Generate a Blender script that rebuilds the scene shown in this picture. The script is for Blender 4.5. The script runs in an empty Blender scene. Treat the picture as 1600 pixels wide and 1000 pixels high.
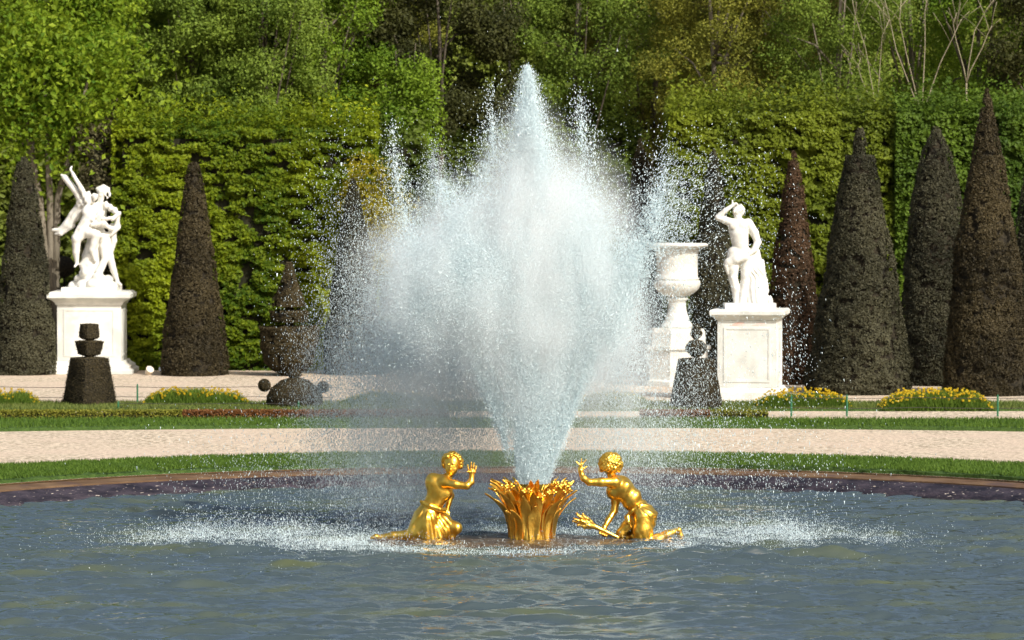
import bpy, math, random
import numpy as np
from mathutils import Vector, Matrix
R = math.radians
random.seed(7)
rng = np.random.default_rng(11)
sc = bpy.context.scene
C = bpy.data.collections.new('scene'); sc.collection.children.link(C)

# ------------------------------------------------------------------ camera
CAMZ, FPX, DF = 5.0, 5940.0, 54.0
PITCH = math.atan(203/FPX)
cam = bpy.data.cameras.new('camera'); co = bpy.data.objects.new('camera', cam); C.objects.link(co)
co.location = (0, 0, CAMZ); co.rotation_euler = (math.pi/2 - PITCH, 0, 0)
cam.sensor_width = 36; cam.lens = FPX/1600*36; cam.clip_end = 2000; cam.clip_start = .5
cam.dof.use_dof = True; cam.dof.focus_distance = 54.5; cam.dof.aperture_fstop = 3.6
sc.camera = co
def W(sx, sy, Y):
    u = (sx-800)/FPX; v = (500-sy)/FPX
    c, s = math.cos(PITCH), math.sin(PITCH)
    d = np.array([u, c+v*s, -s+v*c]); d = d*(Y/d[1])
    return np.array([d[0], Y, CAMZ+d[2]])
GZ = .25
def YG(sy): return FPX*(CAMZ-GZ)/(sy-297)

# ------------------------------------------------------------------ helpers
def tag(o, label=None, cat=None, group=None, kind=None):
    if label: o['label'] = label
    if cat: o['category'] = cat
    if group: o['group'] = group
    if kind: o['kind'] = kind
    return o
def empty(name, loc, label=None, cat=None, group=None, rz=0):
    o = bpy.data.objects.new(name, None); C.objects.link(o); o.location = loc; o.rotation_euler = (0, 0, rz)
    o.empty_display_size = .2
    return tag(o, label, cat, group)
def mesh(name, V, F, mat, parent=None, smooth=False, attr=None):
    """V in world (or parent-local) coordinates; F one array (n,k) or a list of them"""
    V = np.asarray(V, dtype=np.float32).reshape(-1, 3)
    Fs = F if isinstance(F, list) else [F]
    Fs = [np.asarray(f, dtype=np.int32) for f in Fs if len(f)]
    me = bpy.data.meshes.new(name)
    me.vertices.add(len(V)); me.vertices.foreach_set('co', V.ravel())
    nl = sum(f.size for f in Fs); npoly = sum(len(f) for f in Fs)
    me.loops.add(nl); me.loops.foreach_set('vertex_index', np.concatenate([f.ravel() for f in Fs]))
    me.polygons.add(npoly)
    tot = np.concatenate([np.full(len(f), f.shape[1], dtype=np.int32) for f in Fs])
    st = np.concatenate([[0], np.cumsum(tot)[:-1]]).astype(np.int32)
    me.polygons.foreach_set('loop_start', st); me.polygons.foreach_set('loop_total', tot)
    me.polygons.foreach_set('use_smooth', np.full(npoly, bool(smooth)))
    me.update(calc_edges=True)
    if attr is not None:
        a = me.attributes.new('tint', 'FLOAT', 'FACE'); a.data.foreach_set('value', np.asarray(attr, dtype=np.float32))
    me.materials.append(mat)
    o = bpy.data.objects.new(name, me); C.objects.link(o)
    if parent: o.parent = parent
    return o
class MB:
    def __init__(s): s.V = []; s.F = {}; s.n = 0
    def add(s, V, F):
        V = np.asarray(V, float).reshape(-1, 3)
        for f in (F if isinstance(F, list) else [F]):
            f = np.asarray(f)
            if len(f): s.F.setdefault(f.shape[1], []).append(f+s.n)
        s.V.append(V); s.n += len(V); return s
    def build(s, name, mat, parent=None, smooth=False, loc=None):
        V = np.concatenate(s.V)
        if loc is not None: V = V-np.asarray(loc)
        return mesh(name, V, [np.concatenate(f) for f in s.F.values()], mat, parent, smooth)
def box(x0, x1, y0, y1, z0, z1):
    V = [(x, y, z) for z in (z0, z1) for y in (y0, y1) for x in (x0, x1)]
    return V, np.array([(0,2,3,1),(4,5,7,6),(0,1,5,4),(2,6,7,3),(0,4,6,2),(1,3,7,5)])
def tube(P, rad, seg=8, cap=True):
    P = np.asarray(P, float); n = len(P); rad = np.broadcast_to(rad, n)
    T = np.gradient(P, axis=0); T /= np.linalg.norm(T, axis=1)[:, None]+1e-9
    up = np.array([.13, .21, 1.]) if abs(T[0][2]) < .9 else np.array([1., .1, 0])
    V = []
    for i in range(n):
        a = np.cross(T[i], up); a /= np.linalg.norm(a)+1e-9; b = np.cross(T[i], a)
        for k in range(seg):
            t = 2*math.pi*k/seg; V.append(P[i]+rad[i]*(a*math.cos(t)+b*math.sin(t)))
    F = [(i*seg+k, i*seg+(k+1) % seg, (i+1)*seg+(k+1) % seg, (i+1)*seg+k) for i in range(n-1) for k in range(seg)]
    out = [np.array(F)]
    if cap: out.append(np.array([list(range(seg))[::-1], [(n-1)*seg+k for k in range(seg)]]))
    return V, out
def lathe(prof, seg=32, c=(0, 0, 0), rot=0., square=False, flute=None):
    if square: seg = 4; rot += math.pi/4; q = math.sqrt(2)
    else: q = 1
    V = []
    for r, z in prof:
        for k in range(seg):
            t = 2*math.pi*k/seg+rot; rr = r*q*(flute(t, z) if flute else 1)
            V.append((c[0]+rr*math.cos(t), c[1]+rr*math.sin(t), c[2]+z))
    n = len(prof)
    F = [(i*seg+k, i*seg+(k+1) % seg, (i+1)*seg+(k+1) % seg, (i+1)*seg+k) for i in range(n-1) for k in range(seg)]
    return V, [np.array(F), np.array([list(range(seg))[::-1], [(n-1)*seg+k for k in range(seg)]])]
class VNoise:
    def __init__(s, seed):
        s.g = np.random.default_rng(seed).random((32, 32, 32)).astype(np.float32)
    def __call__(s, P, scale=1.):
        P = np.asarray(P, dtype=np.float32)*np.asarray(scale, dtype=np.float32); I = np.floor(P).astype(np.int64); f = P-I; f = f*f*(3-2*f)
        r = 0
        for dx in (0, 1):
            for dy in (0, 1):
                for dz in (0, 1):
                    w = (f[..., 0] if dx else 1-f[..., 0])*(f[..., 1] if dy else 1-f[..., 1])*(f[..., 2] if dz else 1-f[..., 2])
                    r = r+w*s.g[(I[..., 0]+dx) & 31, (I[..., 1]+dy) & 31, (I[..., 2]+dz) & 31]
        return r
NZ = VNoise(3); NZ2 = VNoise(5)
def fbm(P, s=1.):
    s = np.asarray(s, float)
    return (NZ(P, s)+.5*NZ2(P, s*2.03)+.25*NZ(P, s*4.1))/1.75

# ------------------------------------------------------------------ materials
def mat(name, col, rough=.8, col2=None, nscale=5., detail=4., bump=0., bscale=None, metal=0., spec=.3, ramp=(.35, .65),
        attr=False, trans=0., coords='Object', stretch=None, col3=None, n3=1., ramp3=(.6, .7)):
    m = bpy.data.materials.new(name); m.use_nodes = True; nt = m.node_tree; N = nt.nodes; L = nt.links
    b = N['Principled BSDF']; out = N['Material Output']
    b.inputs['Roughness'].default_value = rough; b.inputs['Metallic'].default_value = metal
    b.inputs['Specular IOR Level'].default_value = spec
    tc = N.new('ShaderNodeTexCoord'); src = tc.outputs[coords]
    if stretch:
        mp = N.new('ShaderNodeMapping'); mp.inputs['Scale'].default_value = stretch; L.new(src, mp.inputs[0]); src = mp.outputs[0]
    colout = None
    def noise(sc_, det):
        n = N.new('ShaderNodeTexNoise'); n.inputs['Scale'].default_value = sc_; n.inputs['Detail'].default_value = det
        L.new(src, n.inputs['Vector']); return n.outputs[0]
    if col2 is not None:
        r = N.new('ShaderNodeValToRGB'); r.color_ramp.elements[0].position = ramp[0]; r.color_ramp.elements[1].position = ramp[1]
        r.color_ramp.elements[0].color = (*col, 1); r.color_ramp.elements[1].color = (*col2, 1)
        if attr:
            a = N.new('ShaderNodeAttribute'); a.attribute_name = 'tint'; L.new(a.outputs['Fac'], r.inputs[0])
        else: L.new(noise(nscale, detail), r.inputs[0])
        colout = r.outputs[0]
    if col3 is not None:
        r3 = N.new('ShaderNodeValToRGB'); r3.color_ramp.elements[0].position = ramp3[0]; r3.color_ramp.elements[1].position = ramp3[1]
        L.new(noise(n3, 3.), r3.inputs[0])
        mx = N.new('ShaderNodeMix'); mx.data_type = 'RGBA'; L.new(r3.outputs[0], mx.inputs[0])
        if colout: L.new(colout, mx.inputs[6])
        else: mx.inputs[6].default_value = (*col, 1)
        mx.inputs[7].default_value = (*col3, 1); colout = mx.outputs[2]
    if colout: L.new(colout, b.inputs['Base Color'])
    else: b.inputs['Base Color'].default_value = (*col, 1)
    if bump:
        bp = N.new('ShaderNodeBump'); bp.inputs['Strength'].default_value = 1.; bp.inputs['Distance'].default_value = bump
        L.new(noise(bscale or nscale, 3.), bp.inputs['Height']); L.new(bp.outputs[0], b.inputs['Normal'])
    if trans:
        t = N.new('ShaderNodeBsdfTranslucent'); ms = N.new('ShaderNodeMixShader'); ms.inputs[0].default_value = trans
        if colout: L.new(colout, t.inputs[0])
        else: t.inputs[0].default_value = (*col, 1)
        L.new(b.outputs[0], ms.inputs[1]); L.new(t.outputs[0], ms.inputs[2]); L.new(ms.outputs[0], out.inputs[0])
    return m
def leafmat(name, c1, c2, trans=.3): return mat(name, c1, .6, c2, attr=True, ramp=(0, 1), trans=trans, spec=.2)

M_gold = mat('gilded_lead', (1., .66, .12), .29, (.88, .46, .05), nscale=9, metal=.95, bump=.004, bscale=22)
M_goldd = mat('worn_gilding', (1., .66, .13), .28, (.85, .45, .06), nscale=6, metal=.95, bump=.006, bscale=30, ramp=(.4, .75))
M_marble = mat('white_marble', (.76, .75, .70), .55, (.62, .60, .54), nscale=3, bump=.006, bscale=14, ramp=(.4, .7), col3=(.55, .52, .45), n3=1.7, ramp3=(.62, .8))
M_marble2 = mat('veined_marble', (.72, .72, .67), .5, (.56, .57, .53), nscale=2.2, detail=8, ramp=(.45, .62), bump=.003, bscale=20, col3=(.62, .55, .46), n3=1.3, ramp3=(.62, .72))
M_pink = mat('pink_stain_marble', (.74, .50, .42), .5, (.76, .72, .67), nscale=3.5, ramp=(.42, .6))
M_vase = mat('weathered_marble', (.74, .73, .67), .6, (.58, .56, .49), nscale=4, bump=.012, bscale=16, ramp=(.4, .7))

# ------------------------------------------------------------------ world
w = bpy.data.worlds.new('World'); sc.world = w; w.use_nodes = True
SUN_AZ, SUN_EL = R(140), R(38)
sky = w.node_tree.nodes.new('ShaderNodeTexSky'); sky.sky_type = 'NISHITA'; sky.sun_disc = False
sky.sun_elevation = SUN_EL; sky.sun_rotation = SUN_AZ; sky.dust_density = 5.
bg = w.node_tree.nodes['Background']; bg.inputs[1].default_value = .14
w.node_tree.links.new(sky.outputs[0], bg.inputs[0])
sun = bpy.data.lights.new('sun', 'SUN'); sun.energy = 4.4; sun.angle = R(.5); sun.color = (1., .96, .885)
so = bpy.data.objects.new('sun', sun); C.objects.link(so)
sd = Vector((math.sin(SUN_AZ)*math.cos(SUN_EL), math.cos(SUN_AZ)*math.cos(SUN_EL), math.sin(SUN_EL)))
so.rotation_euler = sd.to_track_quat('Z', 'Y').to_euler(); so.location = (30, 0, 60)
sc.view_settings.view_transform = 'Standard'; sc.view_settings.look = 'None'; sc.view_settings.exposure = .08
sc.cycles.max_bounces = 8; sc.cycles.diffuse_bounces = 5; sc.cycles.transparent_max_bounces = 8; sc.cycles.sample_clamp_indirect = 6; sc.cycles.volume_bounces = 6; sc.cycles.volume_step_rate = 1.; sc.cycles.volume_max_steps = 96
sc.cycles.caustics_reflective = False; sc.cycles.caustics_refractive = False

# ------------------------------------------------------------------ pool, ground
CX, CY = (831-800)/110., DF
def rim_r(t, extra=0):
    # basin outline, drawn out a little towards the camera
    r = 10.15
    s = max(0., -math.sin(t)); return r+5.5*s**1.5+extra
SEG = 160
ang = np.linspace(0, 2*math.pi, SEG, endpoint=False)
def ring(r_ex, z): return np.array([[CX+rim_r(t, r_ex)*math.cos(t), CY+rim_r(t, r_ex)*math.sin(t), z] for t in ang])
def rings(lst, wob=None):
    V = np.concatenate([ring(a, z) for a, z in lst]); n = len(lst)
    F = [(i*SEG+k, i*SEG+(k+1) % SEG, (i+1)*SEG+(k+1) % SEG, (i+1)*SEG+k) for i in range(n-1) for k in range(SEG)]
    return V, np.array(F)
M_gravel = mat('gravel', (.27, .215, .145), .95, (.69, .58, .44), nscale=11, detail=6, bump=.04, bscale=12, ramp=(.38, .58), col3=(.58, .46, .35), n3=.5, ramp3=(.4, .75))
nt = M_gravel.node_tree
M_earth = mat('bare_earth', (.20, .105, .045), .95, (.32, .19, .10), nscale=6, bump=.02, bscale=25)
M_wet = mat('wet_rim_stone', (.014, .012, .018), .6, (.05, .04, .05), nscale=2.5, bump=.04, bscale=9, stretch=(1, 1, 5), col3=(.55, .48, .40), n3=11., ramp3=(.66, .72), spec=.2)
M_kerb = mat('rim_coping', (.10, .055, .026), .8, (.17, .105, .055), nscale=2.5, bump=.01, bscale=20, col3=(.09, .055, .045), n3=2., ramp3=(.55, .7))
V, F = rings([(1.13, GZ), (6, GZ), (20, GZ), (60, GZ), (250, GZ), (1500, GZ)])
tag(mesh('ground', V, F, M_gravel), kind='structure')
V, F = rings([(0, -.5), (0, -.02), (.30, .10), (.62, .175)])
rim = empty('pool_rim', (CX, CY, 0), 'low curved stone rim round the fountain pool, dark and wet below a brown coping', 'pool rim')
o = mesh('wet_wall', V-np.array([CX, CY, 0]), F, M_wet, rim, True)
V, F = rings([(.622, .12), (.622, .195), (.66, .205), (1.12, .225), (1.12, .1)])
o = mesh('coping', V-np.array([CX, CY, 0]), F, M_kerb, rim)
V, F = rings([(1.125, .235), (1.25, .262)])
tag(mesh('earth_verge', V, F, M_earth), kind='structure')

# water surface
def wave(x, y):
    rs = np.random.default_rng(21); z = np.zeros_like(x)
    for i in range(170):
        lam = .13*math.exp(rs.random()*1.95); th = -1.45+rs.normal()*.33; k = 2*math.pi/lam
        ph = rs.random()*6.28; amp = .0052*lam*min(1, .55/lam)
        sn = np.sin(k*(x*math.cos(th)+y*math.sin(th))+ph+1.3*np.sin(.9*x+1.1*y+i)); z += amp*(sn+.35*sn*sn)
    return z
st = .038
gx = np.arange(-12.6, 12.6, st)+CX; gy = np.arange(-15.9, 10.5, st)+CY
X, Yg = np.meshgrid(gx, gy, indexing='ij')
dr = np.hypot((X-CX), (Yg-CY)*1.25)
patch = fbm(np.stack([X, Yg, 0*X], -1), (.35, .35, 1))
choppy = 1.+.7*np.exp(-((dr-4.2)/1.6)**2)
Z = wave(X, Yg)*(.45+1.0*patch)*choppy; Z -= Z.mean()
nx_, ny_ = X.shape
idx = np.arange(nx_*ny_).reshape(nx_, ny_)
cx_, cy_ = (X[:-1, :-1]+st/2-CX), (Yg[:-1, :-1]+st/2-CY)
tt = np.arctan2(cy_, cx_); rl = 10.15+5.5*np.clip(-np.sin(tt), 0, 1)**1.5
keep = np.hypot(cx_, cy_) < rl+.06
F = np.stack([idx[:-1, :-1], idx[1:, :-1], idx[1:, 1:], idx[:-1, 1:]], -1)[keep]
M_water = bpy.data.materials.new('pool_water'); M_water.use_nodes = True
nt = M_water.node_tree; b = nt.nodes['Principled BSDF']
b.inputs['Roughness'].default_value = .05; b.inputs['IOR'].default_value = 1.65; b.inputs['Specular IOR Level'].default_value = .5
tc = nt.nodes.new('ShaderNodeTexCoord'); mp = nt.nodes.new('ShaderNodeMapping'); mp.inputs['Scale'].default_value = (.6, 1.3, 1)
nt.links.new(tc.outputs['Object'], mp.inputs[0])
n1 = nt.nodes.new('ShaderNodeTexNoise'); n1.inputs['Scale'].default_value = .8; n1.inputs['Detail'].default_value = 3; nt.links.new(mp.outputs[0], n1.inputs[0])
rp = nt.nodes.new('ShaderNodeValToRGB'); e = rp.color_ramp.elements
e[0].position = .5; e[0].color = (.048, .068, .072, 1); e[1].position = .72; e[1].color = (.08, .095, .045, 1)
nt.links.new(n1.outputs[0], rp.inputs[0]); nt.links.new(rp.outputs[0], b.inputs['Base Color'])
n2 = nt.nodes.new('ShaderNodeTexNoise'); n2.inputs['Scale'].default_value = 11; n2.inputs['Detail'].default_value = 3; nt.links.new(mp.outputs[0], n2.inputs[0])
bp = nt.nodes.new('ShaderNodeBump'); bp.inputs['Distance'].default_value = .010; bp.inputs['Strength'].default_value = 1.
nt.links.new(n2.outputs[0], bp.inputs['Height']); nt.links.new(bp.outputs[0], b.inputs['Normal'])
tag(mesh('water', np.stack([X, Yg, Z], -1), F, M_water, smooth=True), kind='structure')

# grass blades on sheets
M_turf = mat('turf', (.035, .075, .012), .9, (.06, .11, .02), nscale=8, bump=.03, bscale=30)
M_blade = leafmat('grass_blade', (.045, .10, .012), (.14, .23, .03))
M_blade2 = leafmat('dry_grass_blade', (.08, .13, .02), (.20, .23, .06))
def blades(P, h, wdt):
    n = len(P); a = rng.random(n)*6.28; hh = h*(.5+rng.random(n))
    lean = rng.normal(0, .35, (n, 2))*hh[:, None]
    dx = np.stack([np.cos(a), np.sin(a), 0*a], -1)*wdt
    top = P+np.concatenate([lean, hh[:, None]], 1)
    V = np.stack([P-dx, P+dx, top], 1); return V.reshape(-1, 3), np.arange(3*n).reshape(-1, 3), rng.random(n)
# pool side lawn ring
V, F = rings([(1.16, GZ-.05), (1.16, .30), (1.3, .33), (3.5, .33), (3.65, .27), (3.65, GZ-.05)])
V[:, 2] += .012*np.sin(V[:, 0]*5)
tag(mesh('lawn_ring', V, F, M_turf), kind='structure')
n = 150000
a = rng.random(n)*math.pi*1.1-.05*math.pi; rr = 1.14+rng.random(n)*2.56
rrim = 10.15+rr+.05*np.sin(a*70)+.04*np.sin(a*131)
P = np.stack([CX+rrim*np.cos(a), CY+rrim*np.sin(a), np.full(n, .325)], -1)
V, F, t = blades(P, .045, .010)
t = np.clip(t*.6+.5*fbm(P, 1.1)-.05, 0, 1)
tag(mesh('grass', V, F, M_blade, attr=t), 'mown grass blades on the lawn ring beside the pool', 'grass', kind='stuff')
# parterre strips
def strip(name, x0, x1, near, far, h, m, mb, dens, label, bl=.06):
    xs = np.linspace(x0, x1, 60); V = []
    for x in xs:
        n_, f_ = near(x), far(x)
        V += [(x, n_, GZ-.05), (x, n_+.02, GZ+h), (x, f_-.02, GZ+h), (x, f_, GZ-.05)]
    F = [(4*i+k, 4*(i+1)+k, 4*(i+1)+k+1, 4*i+k+1) for i in range(59) for k in range(3)]
    tag(mesh('lawn_strip', V, np.array(F), m), kind='structure')
    n = int(dens*(x1-x0)*abs(far(0)-near(0)))
    x = rng.uniform(x0, x1, n); u = rng.random(n)
    y = near(x)*(1-u)+far(x)*u+rng.normal(0, .03, n)
    P = np.stack([x, y, np.full(n, GZ+h)], -1)
    V, F, t = blades(P, bl, .010)
    t = np.clip(t*.6+.6*fbm(P, .8)-.1, 0, 1)
    tag(mesh('grass', V, F, mb, attr=t), label, 'grass', kind='stuff')
strip('a', -14, 14, lambda x: 75.9-.012*x*x, lambda x: 77.7+0*x, .07, M_turf, M_blade, 700, 'green grass of the near parterre strip beyond the gravel path')
strip('b', -15, 15, lambda x: 81.6+0*x, lambda x: 84.4+0*x, .04, M_turf, M_blade2, 550, 'yellowish grass of the far parterre strip in front of the flower beds')

# ------------------------------------------------------------------ leaf clouds
def leaves(P, size, nrm=None, spread=.8, asp=.6):
    n = len(P)
    d = rng.normal(0, 1, (n, 3))
    if nrm is not None: d = d*spread+np.asarray(nrm)
    d /= np.linalg.norm(d, axis=1)[:, None]+1e-9
    r = rng.normal(0, 1, (n, 3)); u = np.cross(d, r); u /= np.linalg.norm(u, axis=1)[:, None]+1e-9
    v = np.cross(d, u)
    s = (size*(.6+.8*rng.random(n)))[:, None]
    V = np.stack([P-u*s, P-v*s*asp+d*s*.15, P+u*s, P+v*s*asp+d*s*.15], 1)
    return V.reshape(-1, 3), np.arange(4*n).reshape(-1, 4)
M_bark = mat('bark', (.06, .05, .035), .9, (.13, .11, .08), nscale=6, bump=.02, bscale=18, stretch=(1, 1, .25))
M_barkp = mat('pale_bark', (.13, .11, .075), .9, (.23, .20, .15), nscale=6, bump=.02, bscale=18, stretch=(1, 1, .25))
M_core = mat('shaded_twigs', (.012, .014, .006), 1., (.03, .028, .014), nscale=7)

def tree(x, Y, cz, rx, rz, mleaf, n, label, trunk=.16, kindname='broadleaf_tree', mb=None, size=.085, clumps=64, bare=0., th=None, ztrunk=None, group=None, lean=0.):
    base = np.array([x, Y, GZ])
    o = empty(kindname, base, label, 'tree', group)
    mb = mb or M_bark
    cc = []
    while len(cc) < clumps:
        q = rng.normal(0, 1, 3); q /= np.linalg.norm(q); q *= rng.uniform(.35, 1)**.6
        cc.append(np.array([x+q[0]*rx, Y+q[1]*rx*.8, cz+q[2]*rz]))
    cc = np.array(cc); n = int(n*1.9); size *= .68; k = rng.integers(0, clumps, n); cr = rng.uniform(.65, 1.25, clumps)*max(rx, 2)*.30
    q = rng.normal(0, 1, (n, 3)); q /= np.linalg.norm(q, axis=1)[:, None]; q *= (rng.random(n)**.45)[:, None]
    q[:, 2] *= .85
    P = cc[k]+q*cr[k][:, None]
    m = fbm(P, 1.9) > .30+bare
    P = P[m]; q = q[m]
    V, F = leaves(P, size, q*1.0+np.array([.1, -.25, .55]), .9)
    t = np.clip(.25+.5*rng.random(len(P))+.9*(fbm(P, .9)-.5), 0, 1)
    mesh('crown', V-base, F, mleaf, o, attr=t)
    mb_ = MB(); h0 = ztrunk or cz-rz*.5
    top = np.array([x+lean+rng.normal(0, .15), Y, cz+rz*.75])
    ts = np.linspace(0, 1, 9)
    pts = np.array([base+(top-base)*t_+np.array([.12*math.sin(5*t_+x), 0, 0]) for t_ in ts])
    mb_.add(*tube(pts, trunk*(1-.8*ts), 7))
    for i in rng.choice(clumps, min(12, clumps), replace=False):
        s_ = rng.uniform(.35, .8); a_ = base+(top-base)*s_
        mid = (a_+cc[i])/2+np.array([0, 0, .25]); mb_.add(*tube([a_, mid, cc[i], cc[i]+(cc[i]-mid)*.4], [trunk*.3, trunk*.2, trunk*.1, .012], 5))
    mb_.build('trunk', mb, o, True, loc=base)
    return o

L_lime = leafmat('lime_leaves', (.06, .14, .006), (.30, .39, .025), .4)
L_green = leafmat('green_leaves', (.05, .12, .008), (.24, .35, .025), .35)
L_mid = leafmat('mid_green_leaves', (.06, .11, .012), (.25, .34, .045), .3)
L_olive = leafmat('olive_leaves', (.07, .09, .012), (.30, .30, .04), .3)
L_dark = leafmat('dark_leaves', (.018, .024, .006), (.08, .085, .02), .25)
L_brown = leafmat('brownish_young_leaves', (.07, .06, .018), (.20, .16, .04), .3)
L_yel = leafmat('yellow_green_leaves', (.20, .19, .01), (.42, .36, .02), .35)
L_red = leafmat('reddish_leaves', (.12, .05, .015), (.26, .12, .04), .3)

G = 'trees behind the clipped hedges'
def px(sx, Y): return (sx-800)/FPX*Y
T = [  # sx, Y, cz, rx, rz, mat, n, label, size
 (45, 104, 10.4, 2.7, 3.4, L_lime, 42000, 'bright lime green tree at the far left above the dark yew obelisk', .085),
 (185, 108, 10.6, 2.3, 4.2, L_green, 30000, 'fresh green tree right of the lime green one at the top left', .08),
 (300, 105, 9.4, 1.9, 2.8, L_mid, 24000, 'pale mid green tree rising over the left end of the left hedge', .065),
 (410, 104.5, 9.2, 2.2, 3.0, L_mid, 30000, 'leafy mid green tree above the middle of the left hedge', .065),
 (510, 106, 9.8, 1.9, 3.8, L_green, 24000, 'green tree with upright shoots above the right part of the left hedge', .065),
 (590, 110, 10.4, 1.8, 3.8, L_olive, 16000, 'thin yellowish tree between the left green trees and the dark tree', .06),
 (690, 107, 9.0, 2.2, 2.7, L_dark, 26000, 'dark brownish tree left of the top of the water jet', .07),
 (905, 108, 9.2, 2.2, 3.6, L_mid, 26000, 'olive green tree just right of the top of the water jet', .06),
 (1010, 110, 9.4, 2.2, 4.2, L_olive, 22000, 'tall olive tree above the dark gap between the hedges', .06),
 (1120, 106, 9.4, 2.2, 3.3, L_olive, 22000, 'thin leaved olive tree over the left end of the right hedge', .055),
 (1220, 108, 10.2, 2.2, 3.8, L_brown, 20000, 'brownish young leaved tree above the right hedge and the slender brown yew', .055),
 (1310, 105, 9.5, 2.0, 3.0, L_mid, 18000, 'sparse green tree above the right hedge behind the broken topped yew', .055),
 (1420, 109, 10.0, 2.3, 4.0, L_green, 18000, 'thin green tree behind the pale bare branches at the right', .055),
 (1530, 106, 9.4, 2.0, 3.2, L_green, 20000, 'green tree above the tallest yew near the right edge', .055),
 (1640, 104, 10.0, 1.6, 4.4, L_dark, 20000, 'dark tree cut by the right edge of the picture', .07),
]
for sx, Y, cz, rx, rz, m, n, lab, s in T:
    tree(px(sx, Y), Y, cz, rx, rz, m, n, lab, size=s, group=G, mb=M_barkp if sx in (1120, 1310, 1420) else None)
# bright young tree in front of the dark one
tree(px(640, 103), 103, 7.2, .8, 1.5, L_green, 6000, 'small bright green young tree in front of the dark brownish tree', .06, size=.07, clumps=22)
# yellow shrub
tree(px(587, 99.3), 99.3, 4.6, .55, 1.6, L_yel, 4200, 'yellow leaved shrub left of the spray beside the left hedge', .05, 'yellow_shrub', size=.06, clumps=16)
# big multi stem trunk behind the left statue
b0 = np.array([px(80, 101), 101, GZ]); o = empty('multi_stem_tree', b0, 'tree with three pale stems standing behind the left marble group', 'tree')
m = MB()
for dx0, sx1, sx2 in ((-.1, 62, 48), (0, 78, 74), (.12, 90, 112)):
    P = [b0+[dx0, 0, 0], W(80+dx0*60, 420, 101), W(sx1, 310, 101), W(sx2, 230, 101), W(sx2+(sx2-sx1)*1.2, 120, 101)]
    m.add(*tube(P, [.13, .105, .09, .07, .04], 8))
m.build('trunk', M_barkp, o, True, loc=b0)
n = 16000; P = np.array([W(70, 140, 101)])+rng.normal(0, 1, (n, 3))*[1.25, .7, 1.05]
P = P[(fbm(P, 1.9) > .42)]
V, F = leaves(P, .085, [.1, -.25, .55], .9); mesh('crown', V-b0, F, L_lime, o, attr=np.clip(rng.random(len(P))*.6+.9*(fbm(P, 1.)-.3), 0, 1))
# bare pale branches on the right and pale trunks in the centre
M_twig = mat('pale_twig', (.20, .17, .11), .9, (.32, .28, .19), nscale=9)
def bare(sx, Y, sy0, tops, r, label, n=1, name='bare_tree'):
    r *= .62
    b0 = W(sx, sy0, Y); g0 = np.array([b0[0], Y, GZ]); o = empty(name, g0, label, 'tree'); m = MB()
    m.add(*tube([g0, (g0+b0)/2+[.05, 0, 0], b0], [r*1.3, r*1.1, r], 6))
    for tx, ty in tops:
        e_ = W(tx, ty, Y+rng.uniform(-.3, .3)); mid = b0*.5+e_*.5+[rng.uniform(-.25, .1), 0, .2]
        q1 = b0*.75+mid*.25
        m.add(*tube([b0, q1+[0, 0, .1], mid, e_*.6+mid*.4+[rng.uniform(-.1, .1), 0, 0], e_], [r*.8, r*.6, r*.5, r*.35, .01], 6))
        for j in range(5):
            t_ = rng.uniform(.4, .9); a_ = mid*(1-t_)+e_*t_; d_ = np.array([rng.uniform(-.7, .7), rng.uniform(-.3, .3), rng.uniform(.3, 1.1)])
            m.add(*tube([a_, a_+d_*.5+[0, 0, .05], a_+d_], [r*.25, r*.18, .008], 5))
    m.build('branches', M_twig, o, True, loc=g0)
bare(1440, 101.5, 190, [(1380, -10), (1408, 0), (1452, -20), (1502, 30)], .045, 'pale bare branched tree above the right hedge')
bare(1510, 101, 130, [(1495, 20), (1550, 40), (1560, -10)], .04, 'crooked pale bare tree left of the tallest yew tip')
bare(1370, 101.3, 185, [(1345, 90), (1330, -10), (1390, 30)], .035, 'leaning bare tree left of the pale branched tree')
bare(822, 110.5, 95, [(815, -40), (835, -30)], .06, 'straight pale trunk directly above the tip of the jet')
bare(796, 111, 75, [(792, -40), (785, -20)], .055, 'thin pale trunk just left of the one above the jet tip')
bare(925, 110.5, 120, [(910, -20), (945, -10), (1000, 20)], .04, 'thin bare stems right of the jet tip among olive leaves')

# distant wood as one dark mass
n = 190000
P = np.stack([rng.uniform(-26, 26, n), 119+rng.normal(0, .6, n), rng.uniform(.3, 17, n)], -1)
P[:, 1] += 2.2*fbm(P*[1, 0, 1], .5)-1.
P = P[fbm(P, .8) > .38]
V, F = leaves(P, .13, [.1, -.7, .5], .9)
Vc, Fc = box(-34, 34, 121, 124, GZ-.1, 16.5)
t = np.clip(.9*(fbm(P, .35)-.25)+.3*rng.random(len(P)), 0, 1)
V = np.concatenate([V, np.array(Vc)]); F2 = np.concatenate([F, Fc+len(P)*4]); t = np.concatenate([t, np.zeros(6)])
L_wood = leafmat('distant_wood_leaves', (.03, .05, .008), (.30, .36, .05), .2)
tag(mesh('woodland', V, F2, L_wood, attr=t), 'dense wood closing the view behind all the trees', 'woodland', kind='stuff')

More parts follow.
